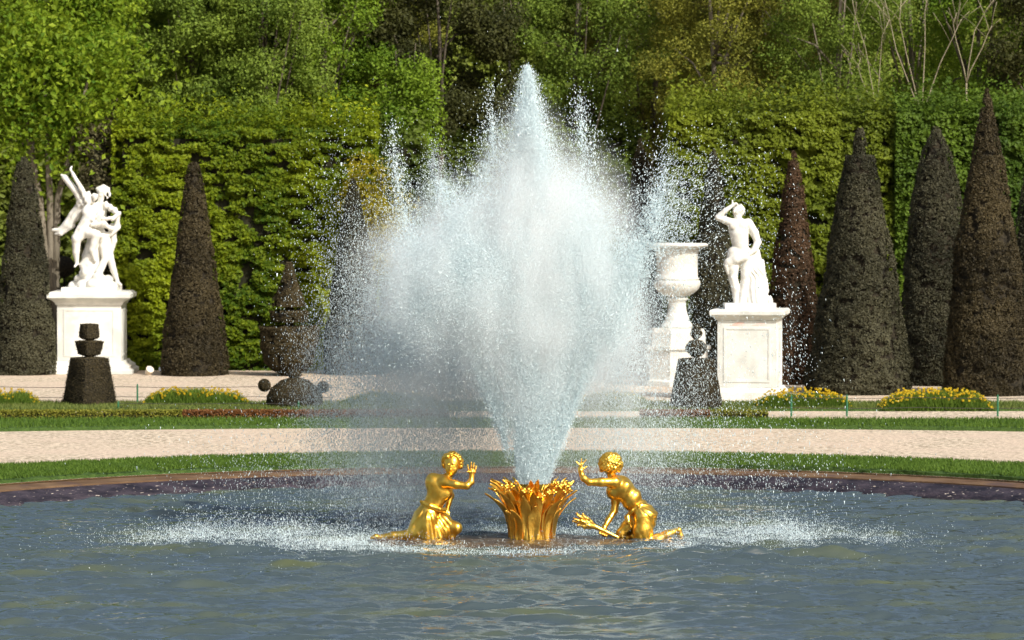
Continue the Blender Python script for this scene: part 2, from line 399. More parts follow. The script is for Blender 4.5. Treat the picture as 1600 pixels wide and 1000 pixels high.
# ------------------------------------------------------------------ hedges
def hedge(x0, x1, y0, y1, top, ml, label, n, layer=True, core_m=M_core, size=.075, thr=.43, cut=None, topfuzz=.42):
    base = np.array([(x0+x1)/2, y0, GZ]); o = empty('clipped_hedge', base, label, 'hedge', 'tall clipped hedges')
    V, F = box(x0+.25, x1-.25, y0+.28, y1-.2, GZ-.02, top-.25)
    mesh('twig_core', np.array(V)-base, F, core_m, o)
    # front, two ends and the top
    H = top-GZ; L = x1-x0; D = y1-y0
    a = np.array([L*H, D*H, D*H, L*D]); cnt = (n*a/a.sum()).astype(int)
    cnt[3] = int(cnt[3]*.5)
    out = []; nr = []
    c = cnt[0]; P = np.stack([rng.uniform(x0, x1, c), y0+rng.random(c)*.32, rng.uniform(GZ, top, c)], -1)
    out.append(P); nr.append(np.tile([0, -.9, .55], (c, 1)))
    for xx, sg in ((x0, -1), (x1, 1)):
        c = cnt[1]; P = np.stack([xx-sg*rng.random(c)*.3, rng.uniform(y0, y1, c), rng.uniform(GZ, top, c)], -1)
        out.append(P); nr.append(np.tile([sg*.9, 0, .55], (c, 1)))
    c = cnt[3]; P = np.stack([rng.uniform(x0, x1, c), rng.uniform(y0, y1, c), top-.3+np.abs(rng.normal(0, topfuzz, c))], -1)
    out.append(P); nr.append(np.tile([0, -.2, .9], (c, 1)))
    P = np.concatenate(out); N_ = np.concatenate(nr)
    sc3 = (3.0, 3.0, 6.2) if layer else (2.4, 2.4, 3.6)
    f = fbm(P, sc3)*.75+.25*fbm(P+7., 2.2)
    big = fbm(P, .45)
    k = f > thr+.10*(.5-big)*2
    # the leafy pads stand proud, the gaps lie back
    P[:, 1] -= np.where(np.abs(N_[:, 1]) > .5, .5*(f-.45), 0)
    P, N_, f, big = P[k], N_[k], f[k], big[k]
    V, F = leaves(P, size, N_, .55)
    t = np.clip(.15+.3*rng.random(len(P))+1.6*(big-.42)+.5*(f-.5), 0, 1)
    if cut: t = cut(P, t)
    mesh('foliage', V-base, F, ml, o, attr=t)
    return o
L_h1 = leafmat('hornbeam_leaves', (.045, .095, .004), (.38, .44, .012), .35)
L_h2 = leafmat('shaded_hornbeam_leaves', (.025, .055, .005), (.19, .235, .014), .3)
L_h3 = leafmat('deep_green_hedge_leaves', (.025, .045, .006), (.13, .18, .02), .25)
L_hb = leafmat('budding_twig_leaves', (.05, .045, .022), (.13, .12, .05), .2)
L_h4 = leafmat('fresh_hedge_leaves', (.025, .06, .006), (.14, .22, .016), .3)
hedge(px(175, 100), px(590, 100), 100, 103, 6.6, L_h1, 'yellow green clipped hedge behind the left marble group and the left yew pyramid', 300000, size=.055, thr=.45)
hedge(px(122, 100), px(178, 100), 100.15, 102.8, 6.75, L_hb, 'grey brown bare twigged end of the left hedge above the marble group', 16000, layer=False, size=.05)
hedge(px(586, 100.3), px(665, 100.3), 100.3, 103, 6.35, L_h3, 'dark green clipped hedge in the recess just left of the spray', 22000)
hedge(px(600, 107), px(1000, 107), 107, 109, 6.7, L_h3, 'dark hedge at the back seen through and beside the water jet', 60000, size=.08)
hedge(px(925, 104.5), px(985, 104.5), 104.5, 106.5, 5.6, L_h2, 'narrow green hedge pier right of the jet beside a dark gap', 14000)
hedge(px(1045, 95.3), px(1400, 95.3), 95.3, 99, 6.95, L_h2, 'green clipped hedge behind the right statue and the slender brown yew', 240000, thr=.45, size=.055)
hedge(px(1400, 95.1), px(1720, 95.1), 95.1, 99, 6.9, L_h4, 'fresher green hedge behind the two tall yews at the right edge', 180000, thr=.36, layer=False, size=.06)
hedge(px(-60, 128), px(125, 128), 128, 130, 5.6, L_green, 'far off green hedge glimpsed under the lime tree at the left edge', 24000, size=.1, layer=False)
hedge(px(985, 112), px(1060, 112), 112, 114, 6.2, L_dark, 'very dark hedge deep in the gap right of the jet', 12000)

# ------------------------------------------------------------------ yews
L_yew = leafmat('yew_sprigs_brown', (.022, .018, .008), (.086, .068, .032), .12)
L_yewg = leafmat('yew_sprigs_grey', (.022, .023, .012), (.092, .088, .050), .12)
L_yewr = leafmat('yew_sprigs_red', (.04, .024, .012), (.13, .075, .04), .12)
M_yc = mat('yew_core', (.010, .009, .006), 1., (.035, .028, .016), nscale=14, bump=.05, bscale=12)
def yew(sx, Y, hw, ztop, prof, ml, n, label, name='yew_pyramid', seed=0, size=.034, ridge=True, group='tall clipped yews'):
    """prof: list of (fraction of height, fraction of half width)"""
    base = np.array([px(sx, Y), Y, GZ]); o = empty(name, base, label, 'topiary', group)
    H = ztop-GZ; fz = np.array([p[0] for p in prof]); fr = np.array([p[1] for p in prof])
    rf = lambda z: np.interp(z/H, fz, fr)*hw
    zs = np.linspace(0, H, 60); seg = 40; V = []
    for z in zs:
        for k in range(seg):
            t = 2*math.pi*k/seg; r = rf(z); rr = max(.004, r*.95-.05)
            V.append((rr*math.cos(t), rr*math.sin(t), z*.985))
    V = np.array(V); nn = fbm(V+base, 1.6)[:, None]-.5; V[:, :2] *= 1+nn*.22
    F = [(i*seg+k, i*seg+(k+1) % seg, (i+1)*seg+(k+1) % seg, (i+1)*seg+k) for i in range(59) for k in range(seg)]
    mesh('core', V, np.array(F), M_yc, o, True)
    # sprigs
    z = rng.random(n*2)*H; keep = rng.random(n*2) < (rf(z)+.06)/(hw+.06); z = z[keep]
    t = rng.random(len(z))*2*math.pi; 
    r = rf(z)*(1+.03*np.sin(3*t+seed))+rng.normal(0, .012, len(z))
    P = np.stack([r*np.cos(t), r*np.sin(t), z], -1); Pw = P+base+[seed*3.1, 0, 0]; ml = ml
    a = fbm(Pw, (5., 5., 7.)); b_ = fbm(Pw, .9)
    P[:, :2] *= (1+(fbm(Pw, 1.6)-.5)*.24+(a-.5)*.12)[:, None]
    k = a > .36
    P = P[k]; t = t[k]
    V, F = leaves(P, size, np.stack([np.cos(t), np.sin(t), .35+0*t], -1), .75, .45)
    tint = np.clip(.1+.5*rng.random(len(P))+1.5*(b_[k]-.45)+.6*(a[k]-.45), 0, 1)
    mesh('foliage', V, F, ml, o, attr=tint)
    return o
cone = [(0, .97), (.04, 1.), (.12, .95), (.5, .62), (.85, .28), (.96, .13), (1, .02)]
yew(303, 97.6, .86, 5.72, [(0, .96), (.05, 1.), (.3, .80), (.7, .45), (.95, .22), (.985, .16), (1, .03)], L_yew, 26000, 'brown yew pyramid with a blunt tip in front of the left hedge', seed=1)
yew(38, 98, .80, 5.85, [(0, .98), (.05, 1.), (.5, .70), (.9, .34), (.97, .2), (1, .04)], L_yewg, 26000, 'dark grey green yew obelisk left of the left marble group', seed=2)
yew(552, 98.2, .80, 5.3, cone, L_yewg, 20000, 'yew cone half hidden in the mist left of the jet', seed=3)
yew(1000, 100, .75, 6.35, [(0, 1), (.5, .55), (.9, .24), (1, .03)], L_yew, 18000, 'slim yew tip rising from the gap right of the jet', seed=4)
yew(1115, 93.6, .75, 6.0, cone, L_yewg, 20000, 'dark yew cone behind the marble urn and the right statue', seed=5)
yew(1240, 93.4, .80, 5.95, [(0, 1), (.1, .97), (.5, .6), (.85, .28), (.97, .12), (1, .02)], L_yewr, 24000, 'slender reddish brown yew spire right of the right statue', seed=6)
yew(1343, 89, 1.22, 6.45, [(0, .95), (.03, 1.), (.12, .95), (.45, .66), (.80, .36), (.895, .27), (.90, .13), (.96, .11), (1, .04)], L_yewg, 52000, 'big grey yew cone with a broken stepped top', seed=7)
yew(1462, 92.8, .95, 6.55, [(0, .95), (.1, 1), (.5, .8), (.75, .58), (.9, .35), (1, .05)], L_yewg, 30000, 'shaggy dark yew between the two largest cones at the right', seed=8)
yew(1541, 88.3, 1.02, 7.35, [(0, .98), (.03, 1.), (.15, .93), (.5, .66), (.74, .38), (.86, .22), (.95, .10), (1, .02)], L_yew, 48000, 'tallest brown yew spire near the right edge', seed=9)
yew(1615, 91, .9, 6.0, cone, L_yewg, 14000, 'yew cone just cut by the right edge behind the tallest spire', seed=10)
# tiered topiary behind mist, left
yew(452, 97.2, .74, 3.15, [(0, .25), (.02, .3), (.05, .55), (.12, .80), (.28, .98), (.42, 1.), (.435, .98), (.44, .12), (.475, .12), (.48, .6), (.57, .62), (.58, .1), (.61, .1), (.615, .55), (.8, .32), (.93, .14), (1, .06)], L_yew, 24000, 'tiered bowl and cone topiary in front of the left hedge near the spray', 'tiered_topiary', seed=11)

def faceted(sx, Y, prof, seg, rot, label, n=9000, name='tiered_topiary', ml=L_yew):
    base = np.array([px(sx, Y), Y, GZ]); o = empty(name, base, label, 'topiary', 'low topiaries beside the flower beds')
    for i, (nm, pr) in enumerate(prof):
        V, F = lathe([(r*.96, z) for r, z in pr], seg, rot=rot, square=(seg == 4))
        m_ = MB(); m_.add(V, F); core = m_.build(nm, M_yc, o, smooth=seg > 8)
        # sprigs over the faces
        r = np.array([p[0] for p in pr]); z = np.array([p[1] for p in pr])
        s = np.concatenate([[0], np.cumsum(np.hypot(np.diff(r), np.diff(z)))])
        c = int(n*s[-1]*r.max()); u = rng.random(c)*s[-1]
        rr = np.interp(u, s, r); zz = np.interp(u, s, z); k = rng.random(c) < rr/r.max(); rr, zz = rr[k], zz[k]
        t = rng.random(len(rr))*2*math.pi
        if seg == 4:
            q = 1/np.maximum(np.abs(np.cos(t-rot)), np.abs(np.sin(t-rot)))
        else: q = 1
        P = np.stack([rr*q*np.cos(t), rr*q*np.sin(t), zz], -1)+rng.normal(0, .006, (len(rr), 3))
        V, F = leaves(P, .017, np.stack([np.cos(t), np.sin(t), .4+0*t], -1), .5, .5)
        mesh('foliage', V, F, ml, core, attr=np.clip(.5*rng.random(len(P))+.9*(fbm(P+base, 3.)-.3), 0, 1))
    return o
Yt = YG(635); k_ = Yt/FPX
faceted(139, Yt, [('block', [(.42, 0), (.44, .10), (.312, 1.06), (.02, 1.08)]),
                  ('upper_tier', [(.03, 1.08), (.185, 1.15), (.235, 1.43), (.01, 1.44)]),
                  ('top_tier', [(.02, 1.44), (.15, 1.50), (.168, 1.53), (.150, 1.80), (.01, 1.81)])],
        4, R(40), 'three tiered square clipped topiary in front of the left pedestal', 26000)
Yr = YG(640)
faceted(1088, Yr, [('block', [(.46, 0), (.55, .10), (.53, .3), (.38, 1.09), (.01, 1.10)]),
                   ('ball', [(.01, 1.13), (.10, 1.15), (.22, 1.28), (.23, 1.36), (.14, 1.48), (.01, 1.50)]),
                   ('finial', [(.02, 1.50), (.11, 1.60), (.13, 1.66), (.09, 1.74), (.07, 1.84), (.01, 1.86)])],
        12, 0, 'block shaped topiary topped by a ball in front of the right pedestal and urn', 26000)
Yd = YG(638)
dome = faceted(460, Yd, [('dome', [(.50, 0), (.60, .12), (.60, .25), (.50, .44), (.30, .60), (.08, .66), (.01, .67)]),
                         ('ball', [(.01, .62), (.10, .66), (.14, .73), (.10, .80), (.01, .83)])], 20, 0,
               'round dome topiary with two small side balls near the left of the spray', 26000)
for dx_, dz_, r_ in ((-.66, .50, .135), (.62, .46, .125)):
    pr = [(r_*math.sin(t_), -r_*math.cos(t_)) for t_ in np.linspace(.02, math.pi-.02, 9)]
    V, F = lathe(pr, 14, (dx_, 0, dz_)); c = MB(); c.add(V, F); bo = c.build('side_ball', M_yc, dome, True)
    q = rng.normal(0, 1, (1500, 3)); q /= np.linalg.norm(q, axis=1)[:, None]
    V, F = leaves(q*r_+[dx_, 0, dz_], .017, q, .5, .5); mesh('foliage', V, F, L_yew, bo, attr=rng.random(1500)*.8)
    mm = MB(); mm.add(*tube([(dx_*.6, 0, dz_*.6), (dx_*.9, 0, dz_*.95)], .02, 5)); mm.build('twig', M_bark, bo)
# small dark ball on block far left behind the statue
Yf = 112; b0 = np.array([px(100, Yf), Yf, GZ]); o = empty('ball_topiary', b0, 'small dark ball on a block topiary glimpsed left of the marble group', 'topiary')
m = MB(); m.add(*box(-.5, .5, -.5, .5, 0, 1.9)); m.build('block', M_yc, o)
m = MB(); m.add(*tube([(0, 0, 1.9), (0, 0, 2.3)], .04, 6)); m.add(*lathe([(.32*math.sin(t_), 2.5-.32*math.cos(t_)) for t_ in np.linspace(.02, 3.12, 10)], 16)); m.build('ball', M_yc, o, True)

# ------------------------------------------------------------------ flower beds, low hedge, fence
L_fl = leafmat('tulip_foliage', (.05, .11, .012), (.16, .24, .03), .3)
M_petal = mat('yellow_petals', (.74, .50, .015), .6, (.80, .64, .05), attr=True, ramp=(0, 1), trans=.25)
M_petal2 = mat('pale_petals', (.8, .6, .08), .6)
def bed(sx0, sx1, sy, hpx, label, nf=120, orange=0):
    Y = YG(sy)+.5; x0, x1 = px(sx0, Y), px(sx1, Y); h = hpx/FPX*Y; c = np.array([(x0+x1)/2, Y, GZ])
    o = empty('flower_bed', c, label, 'flower bed', 'flower beds along the parterre')
    n = int(5200*(x1-x0)); x = rng.uniform(x0, x1, n); y = Y+rng.uniform(-.5, .5, n)
    e = np.clip(1-np.abs((x-c[0])/((x1-x0)/2))**5, 0, 1)*np.clip(1-np.abs((y-Y)/.55)**4, .25, 1)
    zt = h*e*(.55+.55*fbm(np.stack([x, y, 0*x], -1), 2.6))
    hh = zt*rng.uniform(.55, 1.1, n); a = rng.random(n)*6.28
    P = np.stack([x, y, np.full(n, GZ)], -1)
    w_ = np.stack([np.cos(a), np.sin(a), 0*a], -1)*.014
    top = P+np.stack([rng.normal(0, .05, n), rng.normal(0, .05, n), hh+.01], -1)
    mid = P*.45+top*.55
    V = np.stack([P-w_, P+w_, top], 1).reshape(-1, 3)
    mesh('leaves', V-c, np.arange(3*n).reshape(-1, 3), L_fl, o, attr=np.clip(.6*rng.random(n)+.5*(hh/h)-.1, 0, 1))
    V, F = box(x0+.08, x1-.08, Y-.42, Y+.42, GZ+.004, GZ+.05); mesh('soil', np.array(V)-c, F, M_earth, o)
    # blossoms: small cups of five petals
    m = []; f = []; at = []
    for i in range(int(nf)):
        fx = rng.uniform(x0+.03, x1-.03); fy = Y+rng.uniform(-.48, .45)
        e_ = max(0, 1-abs((fx-c[0])/((x1-x0)/2))**5)
        z = GZ+h*e_*(.50+.52*rng.random())*(1-.25*abs(fy-Y)); r = rng.uniform(.018, .031); tv = rng.random()
        for q in range(5):
            a_ = q*1.257+rng.random()*.3; d = np.array([math.cos(a_), math.sin(a_), 0])
            p = np.array([fx, fy, z]); s = np.array([-d[1], d[0], 0])
            k = len(m)*4; m.append([p-[0, 0, r*.7], p+d*r*.8-s*r*.6, p+d*r*.9+[0, 0, r*1.3], p+d*r*.8+s*r*.6]); f.append((k, k+1, k+2, k+3)); at.append(tv)
    bl = mesh('blossoms', np.array(m).reshape(-1, 3)-c, np.array(f), M_petal, o, attr=at); bl['kind'] = 'stuff'
    return o
bed(-70, 62, 636, 27, 'flower bed with yellow blossoms cut by the left edge', 200)
bed(220, 390, 636, 30, 'flower bed with yellow blossoms between the square topiary and the dome topiary', 260)
bed(528, 692, 637, 26, 'flower bed veiled by the mist left of the jet', 60)
bed(900, 1018, 640, 28, 'flower bed veiled by spray right of the jet', 30)
bed(1175, 1333, 641, 32, 'flower bed with yellow blossoms in front of the right pedestal and the grey yew', 230)
bed(1372, 1553, 643, 35, 'flower bed thick with yellow orange blossoms in front of the tallest yew', 420)
# low box edging
def edging(x0, x1, Y, ml, label, n):
    c = np.array([(x0+x1)/2, Y, GZ])
    V, F = box(x0, x1, Y-.12, Y+.12, GZ, GZ+.13); o = empty('box_edging', c, label, 'hedge', 'low box edgings')
    mesh('core', np.array(V)-c, F, M_core, o)
    P = np.stack([rng.uniform(x0, x1, n), Y+rng.uniform(-.17, .17, n), GZ+rng.random(n)**.6*.21], -1); P = P[fbm(P, 7.) > .36]
    V, F = leaves(P, .024, [0, -.6, .6], .8); mesh('foliage', V-c, F, ml, o, attr=rng.random(len(P)))
edging(px(-40, 78.5), px(285, 78.5), 78.5, leafmat('box_leaves', (.10, .12, .012), (.27, .27, .04), .3), 'low yellow green box edging on the left parterre', 12000)
edging(px(285, 78.5), px(700, 78.5), 78.5, L_red, 'low reddish brown box edging continuing behind the mist', 15000)
edging(px(1000, 78.5), px(1110, 78.5), 78.5, L_red, 'short reddish low edging right of the jet', 3500)
edging(px(1110, 78.5), px(1200, 78.5), 78.5, L_olive, 'short olive low edging in front of the right pedestal', 2500)

M_post = mat('green_paint', (.03, .14, .07), .5); M_wire = mat('fence_wire', (.10, .09, .08), .5, metal=.5)
def fence(Y, xs, ztop, label, x0, x1, wires=True):
    c = np.array([xs[0], Y, GZ]); o = empty('wire_fence', c, label, 'fence', 'low wire fences')
    for x in xs:
        m = MB(); m.add(*tube([(x, Y, GZ), (x, Y, GZ+ztop), (x+.0, Y, GZ+ztop+.04)], [.022, .022, .012], 6)); m.build('post', M_post, o, loc=c)
    for zz in (ztop*.95, ztop*.45):
        X_ = np.linspace(x0, x1, 40); m = MB(); m.add(*tube([(x, Y, GZ+zz-.02*abs(math.sin(x*1.1))) for x in X_], .006, 4)); m.build('wire', M_wire, o, loc=c)
fence(YG(634), [px(214, YG(634)), px(446, YG(634)), px(-20, YG(634))], .44, 'thin wire fence with green posts behind the left flower beds', px(-60, YG(634)), px(520, YG(634)))
fence(YG(651), [px(1237, YG(651)), px(1324, YG(651)), px(1560, YG(651))], .42, 'thin wire fence with green posts before the right flower beds', px(1230, YG(651)), px(1660, YG(651)))
fence(YG(641), [px(184, YG(641)), px(466, YG(641))], .16, 'short green stakes linked by wire near the square topiary', px(184, YG(641)), px(466, YG(641)))
# two small ground spotlights
M_pale = mat('pale_painted_metal', (.70, .62, .50), .5); M_pale2 = mat('grey_white_metal', (.62, .64, .66), .4)
for sx, sy, mt, lab, tilt in ((232, 586, M_pale, 'small cream ground spotlight between the pedestal and the yew pyramid', .3), (256, 583, M_pale2, 'small grey white ground spotlight at the foot of the yew pyramid', -.5)):
    Y = YG(sy)-.2; c = np.array([px(sx, Y), Y, GZ]); o = empty('ground_spotlight', c, lab, 'spotlight', 'ground spotlights')
    m = MB(); m.add(*lathe([(.05, 0), (.05, .02), (.02, .03), (.02, .06)], 10)); m.build('foot', mt, o)
    d = np.array([math.sin(tilt), -.5, .45]); d /= np.linalg.norm(d)
    m = MB(); p0 = np.array([0, 0, .10]); m.add(*tube([p0-d*.09, p0-d*.07, p0+d*.07, p0+d*.10], [.05, .085, .10, .105], 12)); m.build('housing', mt, o, False)

# ------------------------------------------------------------------ pedestals, urn
def panel(m, hw, z0, z1, t=.035, prd=.018):
    for a in range(4):
        ca, sa = math.cos(a*math.pi/2), math.sin(a*math.pi/2)
        for (xa, xb, za, zb) in ((-hw, hw, z0, z0+t), (-hw, hw, z1-t, z1), (-hw, -hw+t, z0+t, z1-t), (hw-t, hw, z0+t, z1-t)):
            yield a, xa, xb, za, zb
def pedestal(sx, sy, prof, hw, pz, rot, label, hwp):
    Y = YG(sy)+1.0; c = np.array([px(sx, Y), Y, GZ]); o = empty('stone_pedestal', c, label, 'pedestal', 'white marble pedestals', rz=rot)
    names = ['plinth', 'die', 'cornice']
    for nm, pr in zip(names, prof):
        m = MB(); m.add(*lathe(pr, square=True)); p = m.build(nm, M_marble2, o)
        bv = p.modifiers.new('b', 'BEVEL'); bv.width = .008; bv.segments = 1; bv.limit_method = 'ANGLE'
    die = p = [q for q in o.children if q.name.startswith('die')][0]
    m = MB()
    for a in range(4):
        M3 = Matrix.Rotation(a*math.pi/2, 3, 'Z')
        for xa, xb, za, zb in ((-hwp, hwp, pz[0], pz[0]+.05), (-hwp, hwp, pz[1]-.05, pz[1]), (-hwp, -hwp+.05, pz[0]+.05, pz[1]-.05), (hwp-.05, hwp, pz[0]+.05, pz[1]-.05)):
            V, F = box(xa, xb, -hw-.014, -hw+.01, za, zb); m.add([M3@Vector(v) for v in V], F)
    m.build('panel_frame', M_marble2, die)
    return o, c
Yl = YG(585)+1.0
pedL, cL = pedestal(143.5, 585, [
   [(1.13, 0), (1.13, .10), (1.05, .14), (1.05, .2), (.93, .27), (.90, .33)],
   [(.83, .331), (.83, 1.78)],
   [(.86, 1.781), (.88, 1.84), (.95, 1.90), (1.05, 1.95), (1.08, 1.97), (1.08, 2.07), (.98, 2.13)]], .83, (.45, 1.68), R(1), 'wide white marble pedestal carrying the left marble group', .66)
pedR, cR = pedestal(1172, 628, [
   [(.80, 0), (.80, .20), (.76, .24), (.74, .27), (.71, .30)],
   [(.675, .301), (.675, 1.82)],
   [(.70, 1.821), (.72, 1.86), (.79, 1.91), (.84, 1.94), (.84, 2.03), (.80, 2.06)]], .675, (.42, 1.66), R(-9), 'tall white marble pedestal with a pink stain carrying the right statue', .53)
die = [q for q in pedR.children if q.name.startswith('die')][0]
# pink veins across the top of the die (thin inlay of stained stone)
for i, (x0, x1, z0, z1) in enumerate(((-.40, -.02, 1.69, 1.78), (.08, .46, 1.69, 1.77))):
    V = [(x0, -.678, z0+.01), (x0+.15, -.678, z0), (x1, -.678, z0+.02), (x1-.05, -.678, z1-.01), (x0+.2, -.678, z1), (x0+.08, -.678, z0+.04)]
    V2 = [(a, -.672, c) for a, b_, c in V]; n = 6
    mesh('pink_vein', V+V2, [np.array([list(range(6))]), np.array([(k, k+6, (k+1) % 6+6, (k+1) % 6) for k in range(6)])], M_pink, die)

Yu = YG(605)+.9; cU = np.array([px(1058, Yu), Yu, GZ])
pu = empty('urn_pedestal', cU, 'stepped octagonal marble pedestal under the big urn', 'pedestal', rz=R(22.5+8))
for nm, pr in (('base', [(.86, 0), (.86, .12), (.80, .14), (.78, .17), (.76, .86), (.80, .87), (.84, .90), (.84, .97), (.80, .98)]), ('upper_block', [(.72, .981), (.70, 1.30), (.66, 1.38), (.50, 1.40)])):
    m = MB(); V, F = lathe(pr, 8); m.add(V, F); m.build(nm, M_vase, pu)
zb = GZ+1.40; cV = cU+[0, 0, 1.40]
urn = empty('marble_urn', cV, 'large carved white marble urn with a wide flat rim left of the right statue', 'urn')
prof = [(.42, 0), (.42, .06), (.36, .10), (.30, .20), (.235, .40), (.215, .56), (.22, .66), (.27, .69), (.27, .72), (.22, .75)]
m = MB(); m.add(*lathe(prof, 32)); m.build('foot', M_vase, urn, True)
fl = lambda t, z: 1+.028*abs(math.sin(t*14))
m = MB(); m.add(*lathe([(.20, .752), (.33, .80), (.44, .87), (.52, .96), (.555, 1.06), (.55, 1.13), (.51, 1.16)], 112, flute=fl)); m.build('gadrooned_bowl', M_vase, urn, True)
m = MB(); m.add(*lathe([(.515, 1.162), (.535, 1.18), (.535, 1.21), (.505, 1.23), (.50, 1.5), (.505, 1.75), (.53, 1.86), (.58, 1.93)], 64)); m.build('body', M_vase, urn, True)
m = MB(); m.add(*lathe([(.58, 1.931), (.68, 1.96), (.74, 1.985), (.75, 2.03), (.70, 2.06), (.5, 2.05), (.45, 1.9)], 64, flute=lambda t, z: 1+.008*math.sin(t*48))); m.build('rim', M_vase, urn, True)

# ------------------------------------------------------------------ distance-field sculpting
class SDF:
    def __init__(s, lo, hi, h):
        s.lo = np.asarray(lo, float); s.h = h; s.n = (np.ceil((np.asarray(hi)-s.lo)/h)).astype(int)+1
        s.f = np.full(s.n, .3, np.float32)
    def sub(s, lo, hi):
        a = np.clip(np.floor((lo-s.lo)/s.h).astype(int)-1, 0, s.n-1); b = np.clip(np.ceil((hi-s.lo)/s.h).astype(int)+2, 1, s.n)
        b = np.maximum(b, a+1)
        sl = tuple(slice(a[i], b[i]) for i in range(3))
        ax = [(s.lo[i]+s.h*np.arange(a[i], b[i])).astype(np.float32) for i in range(3)]
        return sl, ax[0][:, None, None], ax[1][None, :, None], ax[2][None, None, :]
    def mix(s, sl, d, k, cut=False):
        f = s.f[sl]
        if cut:
            d = -d; hh = np.clip(.5-.5*(d-f)/k*-1, 0, 1); hh = np.clip(.5+.5*(d-f)/k, 0, 1); s.f[sl] = d*hh+f*(1-hh)+k*hh*(1-hh); return
        hh = np.clip(.5+.5*(d-f)/k, 0, 1); s.f[sl] = d*(1-hh)+f*hh-k*hh*(1-hh)
    def cap(s, a, b, ra, rb, k=.02, cut=False):
        a = np.asarray(a, float); b = np.asarray(b, float); m = max(ra, rb)+k+2*s.h
        sl, x, y, z = s.sub(np.minimum(a, b)-m, np.maximum(a, b)+m)
        ab = b-a; l2 = max(float(ab@ab), 1e-9)
        t = np.clip(((x-a[0])*ab[0]+(y-a[1])*ab[1]+(z-a[2])*ab[2])/l2, 0, 1)
        d = np.sqrt((x-a[0]-t*ab[0])**2+(y-a[1]-t*ab[1])**2+(z-a[2]-t*ab[2])**2)-(ra+(rb-ra)*t)
        s.mix(sl, d, k, cut); return s
    def chain(s, pts, rad, k=.02):
        for i in range(len(pts)-1): s.cap(pts[i], pts[i+1], rad[i], rad[i+1], k)
        return s
    def ell(s, c, r, k=.02, rot=None, cut=False):
        c = np.asarray(c, float); r = np.asarray(r, float); m = r.max()+k+2*s.h
        sl, x, y, z = s.sub(c-m, c+m); X_, Y_, Z_ = x-c[0], y-c[1], z-c[2]
        if rot is not None:
            A = np.array(rot.to_matrix().transposed() if hasattr(rot, 'to_matrix') else rot)
            X_, Y_, Z_ = (A[0][0]*X_+A[0][1]*Y_+A[0][2]*Z_, A[1][0]*X_+A[1][1]*Y_+A[1][2]*Z_, A[2][0]*X_+A[2][1]*Y_+A[2][2]*Z_)
        k0 = np.sqrt((X_/r[0])**2+(Y_/r[1])**2+(Z_/r[2])**2); k1 = np.sqrt((X_/r[0]**2)**2+(Y_/r[1]**2)**2+(Z_/r[2]**2)**2)+1e-6
        s.mix(sl, k0*(k0-1)/k1, k, cut); return s
    def disp(s, fn):
        band = np.abs(s.f) < .12; I = np.argwhere(band); P = s.lo+I*s.h
        s.f[band] += fn(P).astype(np.float32)
    def mesh(s):
        f = s.f; f[0], f[-1] = .1, .1; f[:, 0] = .1; f[:, -1] = .1; f[:, :, 0] = .1; f[:, :, -1] = .1
        neg = f < 0
        cnt = sum(neg[i:f.shape[0]-1+i, j:f.shape[1]-1+j, k:f.shape[2]-1+k].astype(np.int8) for i in (0, 1) for j in (0, 1) for k in (0, 1))
        act = (cnt > 0) & (cnt < 8); idx = np.full(act.shape, -1, np.int32); I = np.argwhere(act); idx[act] = np.arange(len(I))
        acc = np.zeros((len(I), 3)); num = np.zeros(len(I))
        for ax in range(3):
            for p in (0, 1):
                for q in (0, 1):
                    a = [0, 0, 0]; o_ = [i for i in range(3) if i != ax]; a[o_[0]] = p; a[o_[1]] = q; b_ = list(a); b_[ax] = 1
                    fa = f[I[:, 0]+a[0], I[:, 1]+a[1], I[:, 2]+a[2]]; fb = f[I[:, 0]+b_[0], I[:, 1]+b_[1], I[:, 2]+b_[2]]
                    m_ = (fa < 0) != (fb < 0); t = np.where(m_, fa/np.where(m_, fa-fb, 1), 0)
                    pt = np.tile(np.array(a, float), (len(I), 1)); pt[:, ax] = t
                    acc += pt*m_[:, None]; num += m_
        V = s.lo+s.h*(I+acc/num[:, None])
        Fs = []
        for ax in range(3):
            o1, o2 = (ax+1) % 3, (ax+2) % 3
            sa = [slice(1, -1)]*3; sb = [slice(1, -1)]*3; sa[ax] = slice(0, -1); sb[ax] = slice(1, None)
            A, B = neg[tuple(sa)], neg[tuple(sb)]; E = np.argwhere(A != B); pos = A[E[:, 0], E[:, 1], E[:, 2]]
            base = E.copy(); 
            for o_ in (o1, o2): base[:, o_] += 1
            def cell(d1, d2):
                c = base.copy(); c[:, o1] -= d1; c[:, o2] -= d2; return idx[c[:, 0], c[:, 1], c[:, 2]]
            Q = np.stack([cell(1, 1), cell(0, 1), cell(0, 0), cell(1, 0)], -1); Q[~pos] = Q[~pos][:, ::-1]; Fs.append(Q)
        return V, np.concatenate(Fs)
    def build(s, name, m, parent=None, loc=(0, 0, 0)):
        V, F = s.mesh(); 
        return mesh(name, V-np.asarray(loc), F, m, parent, True)

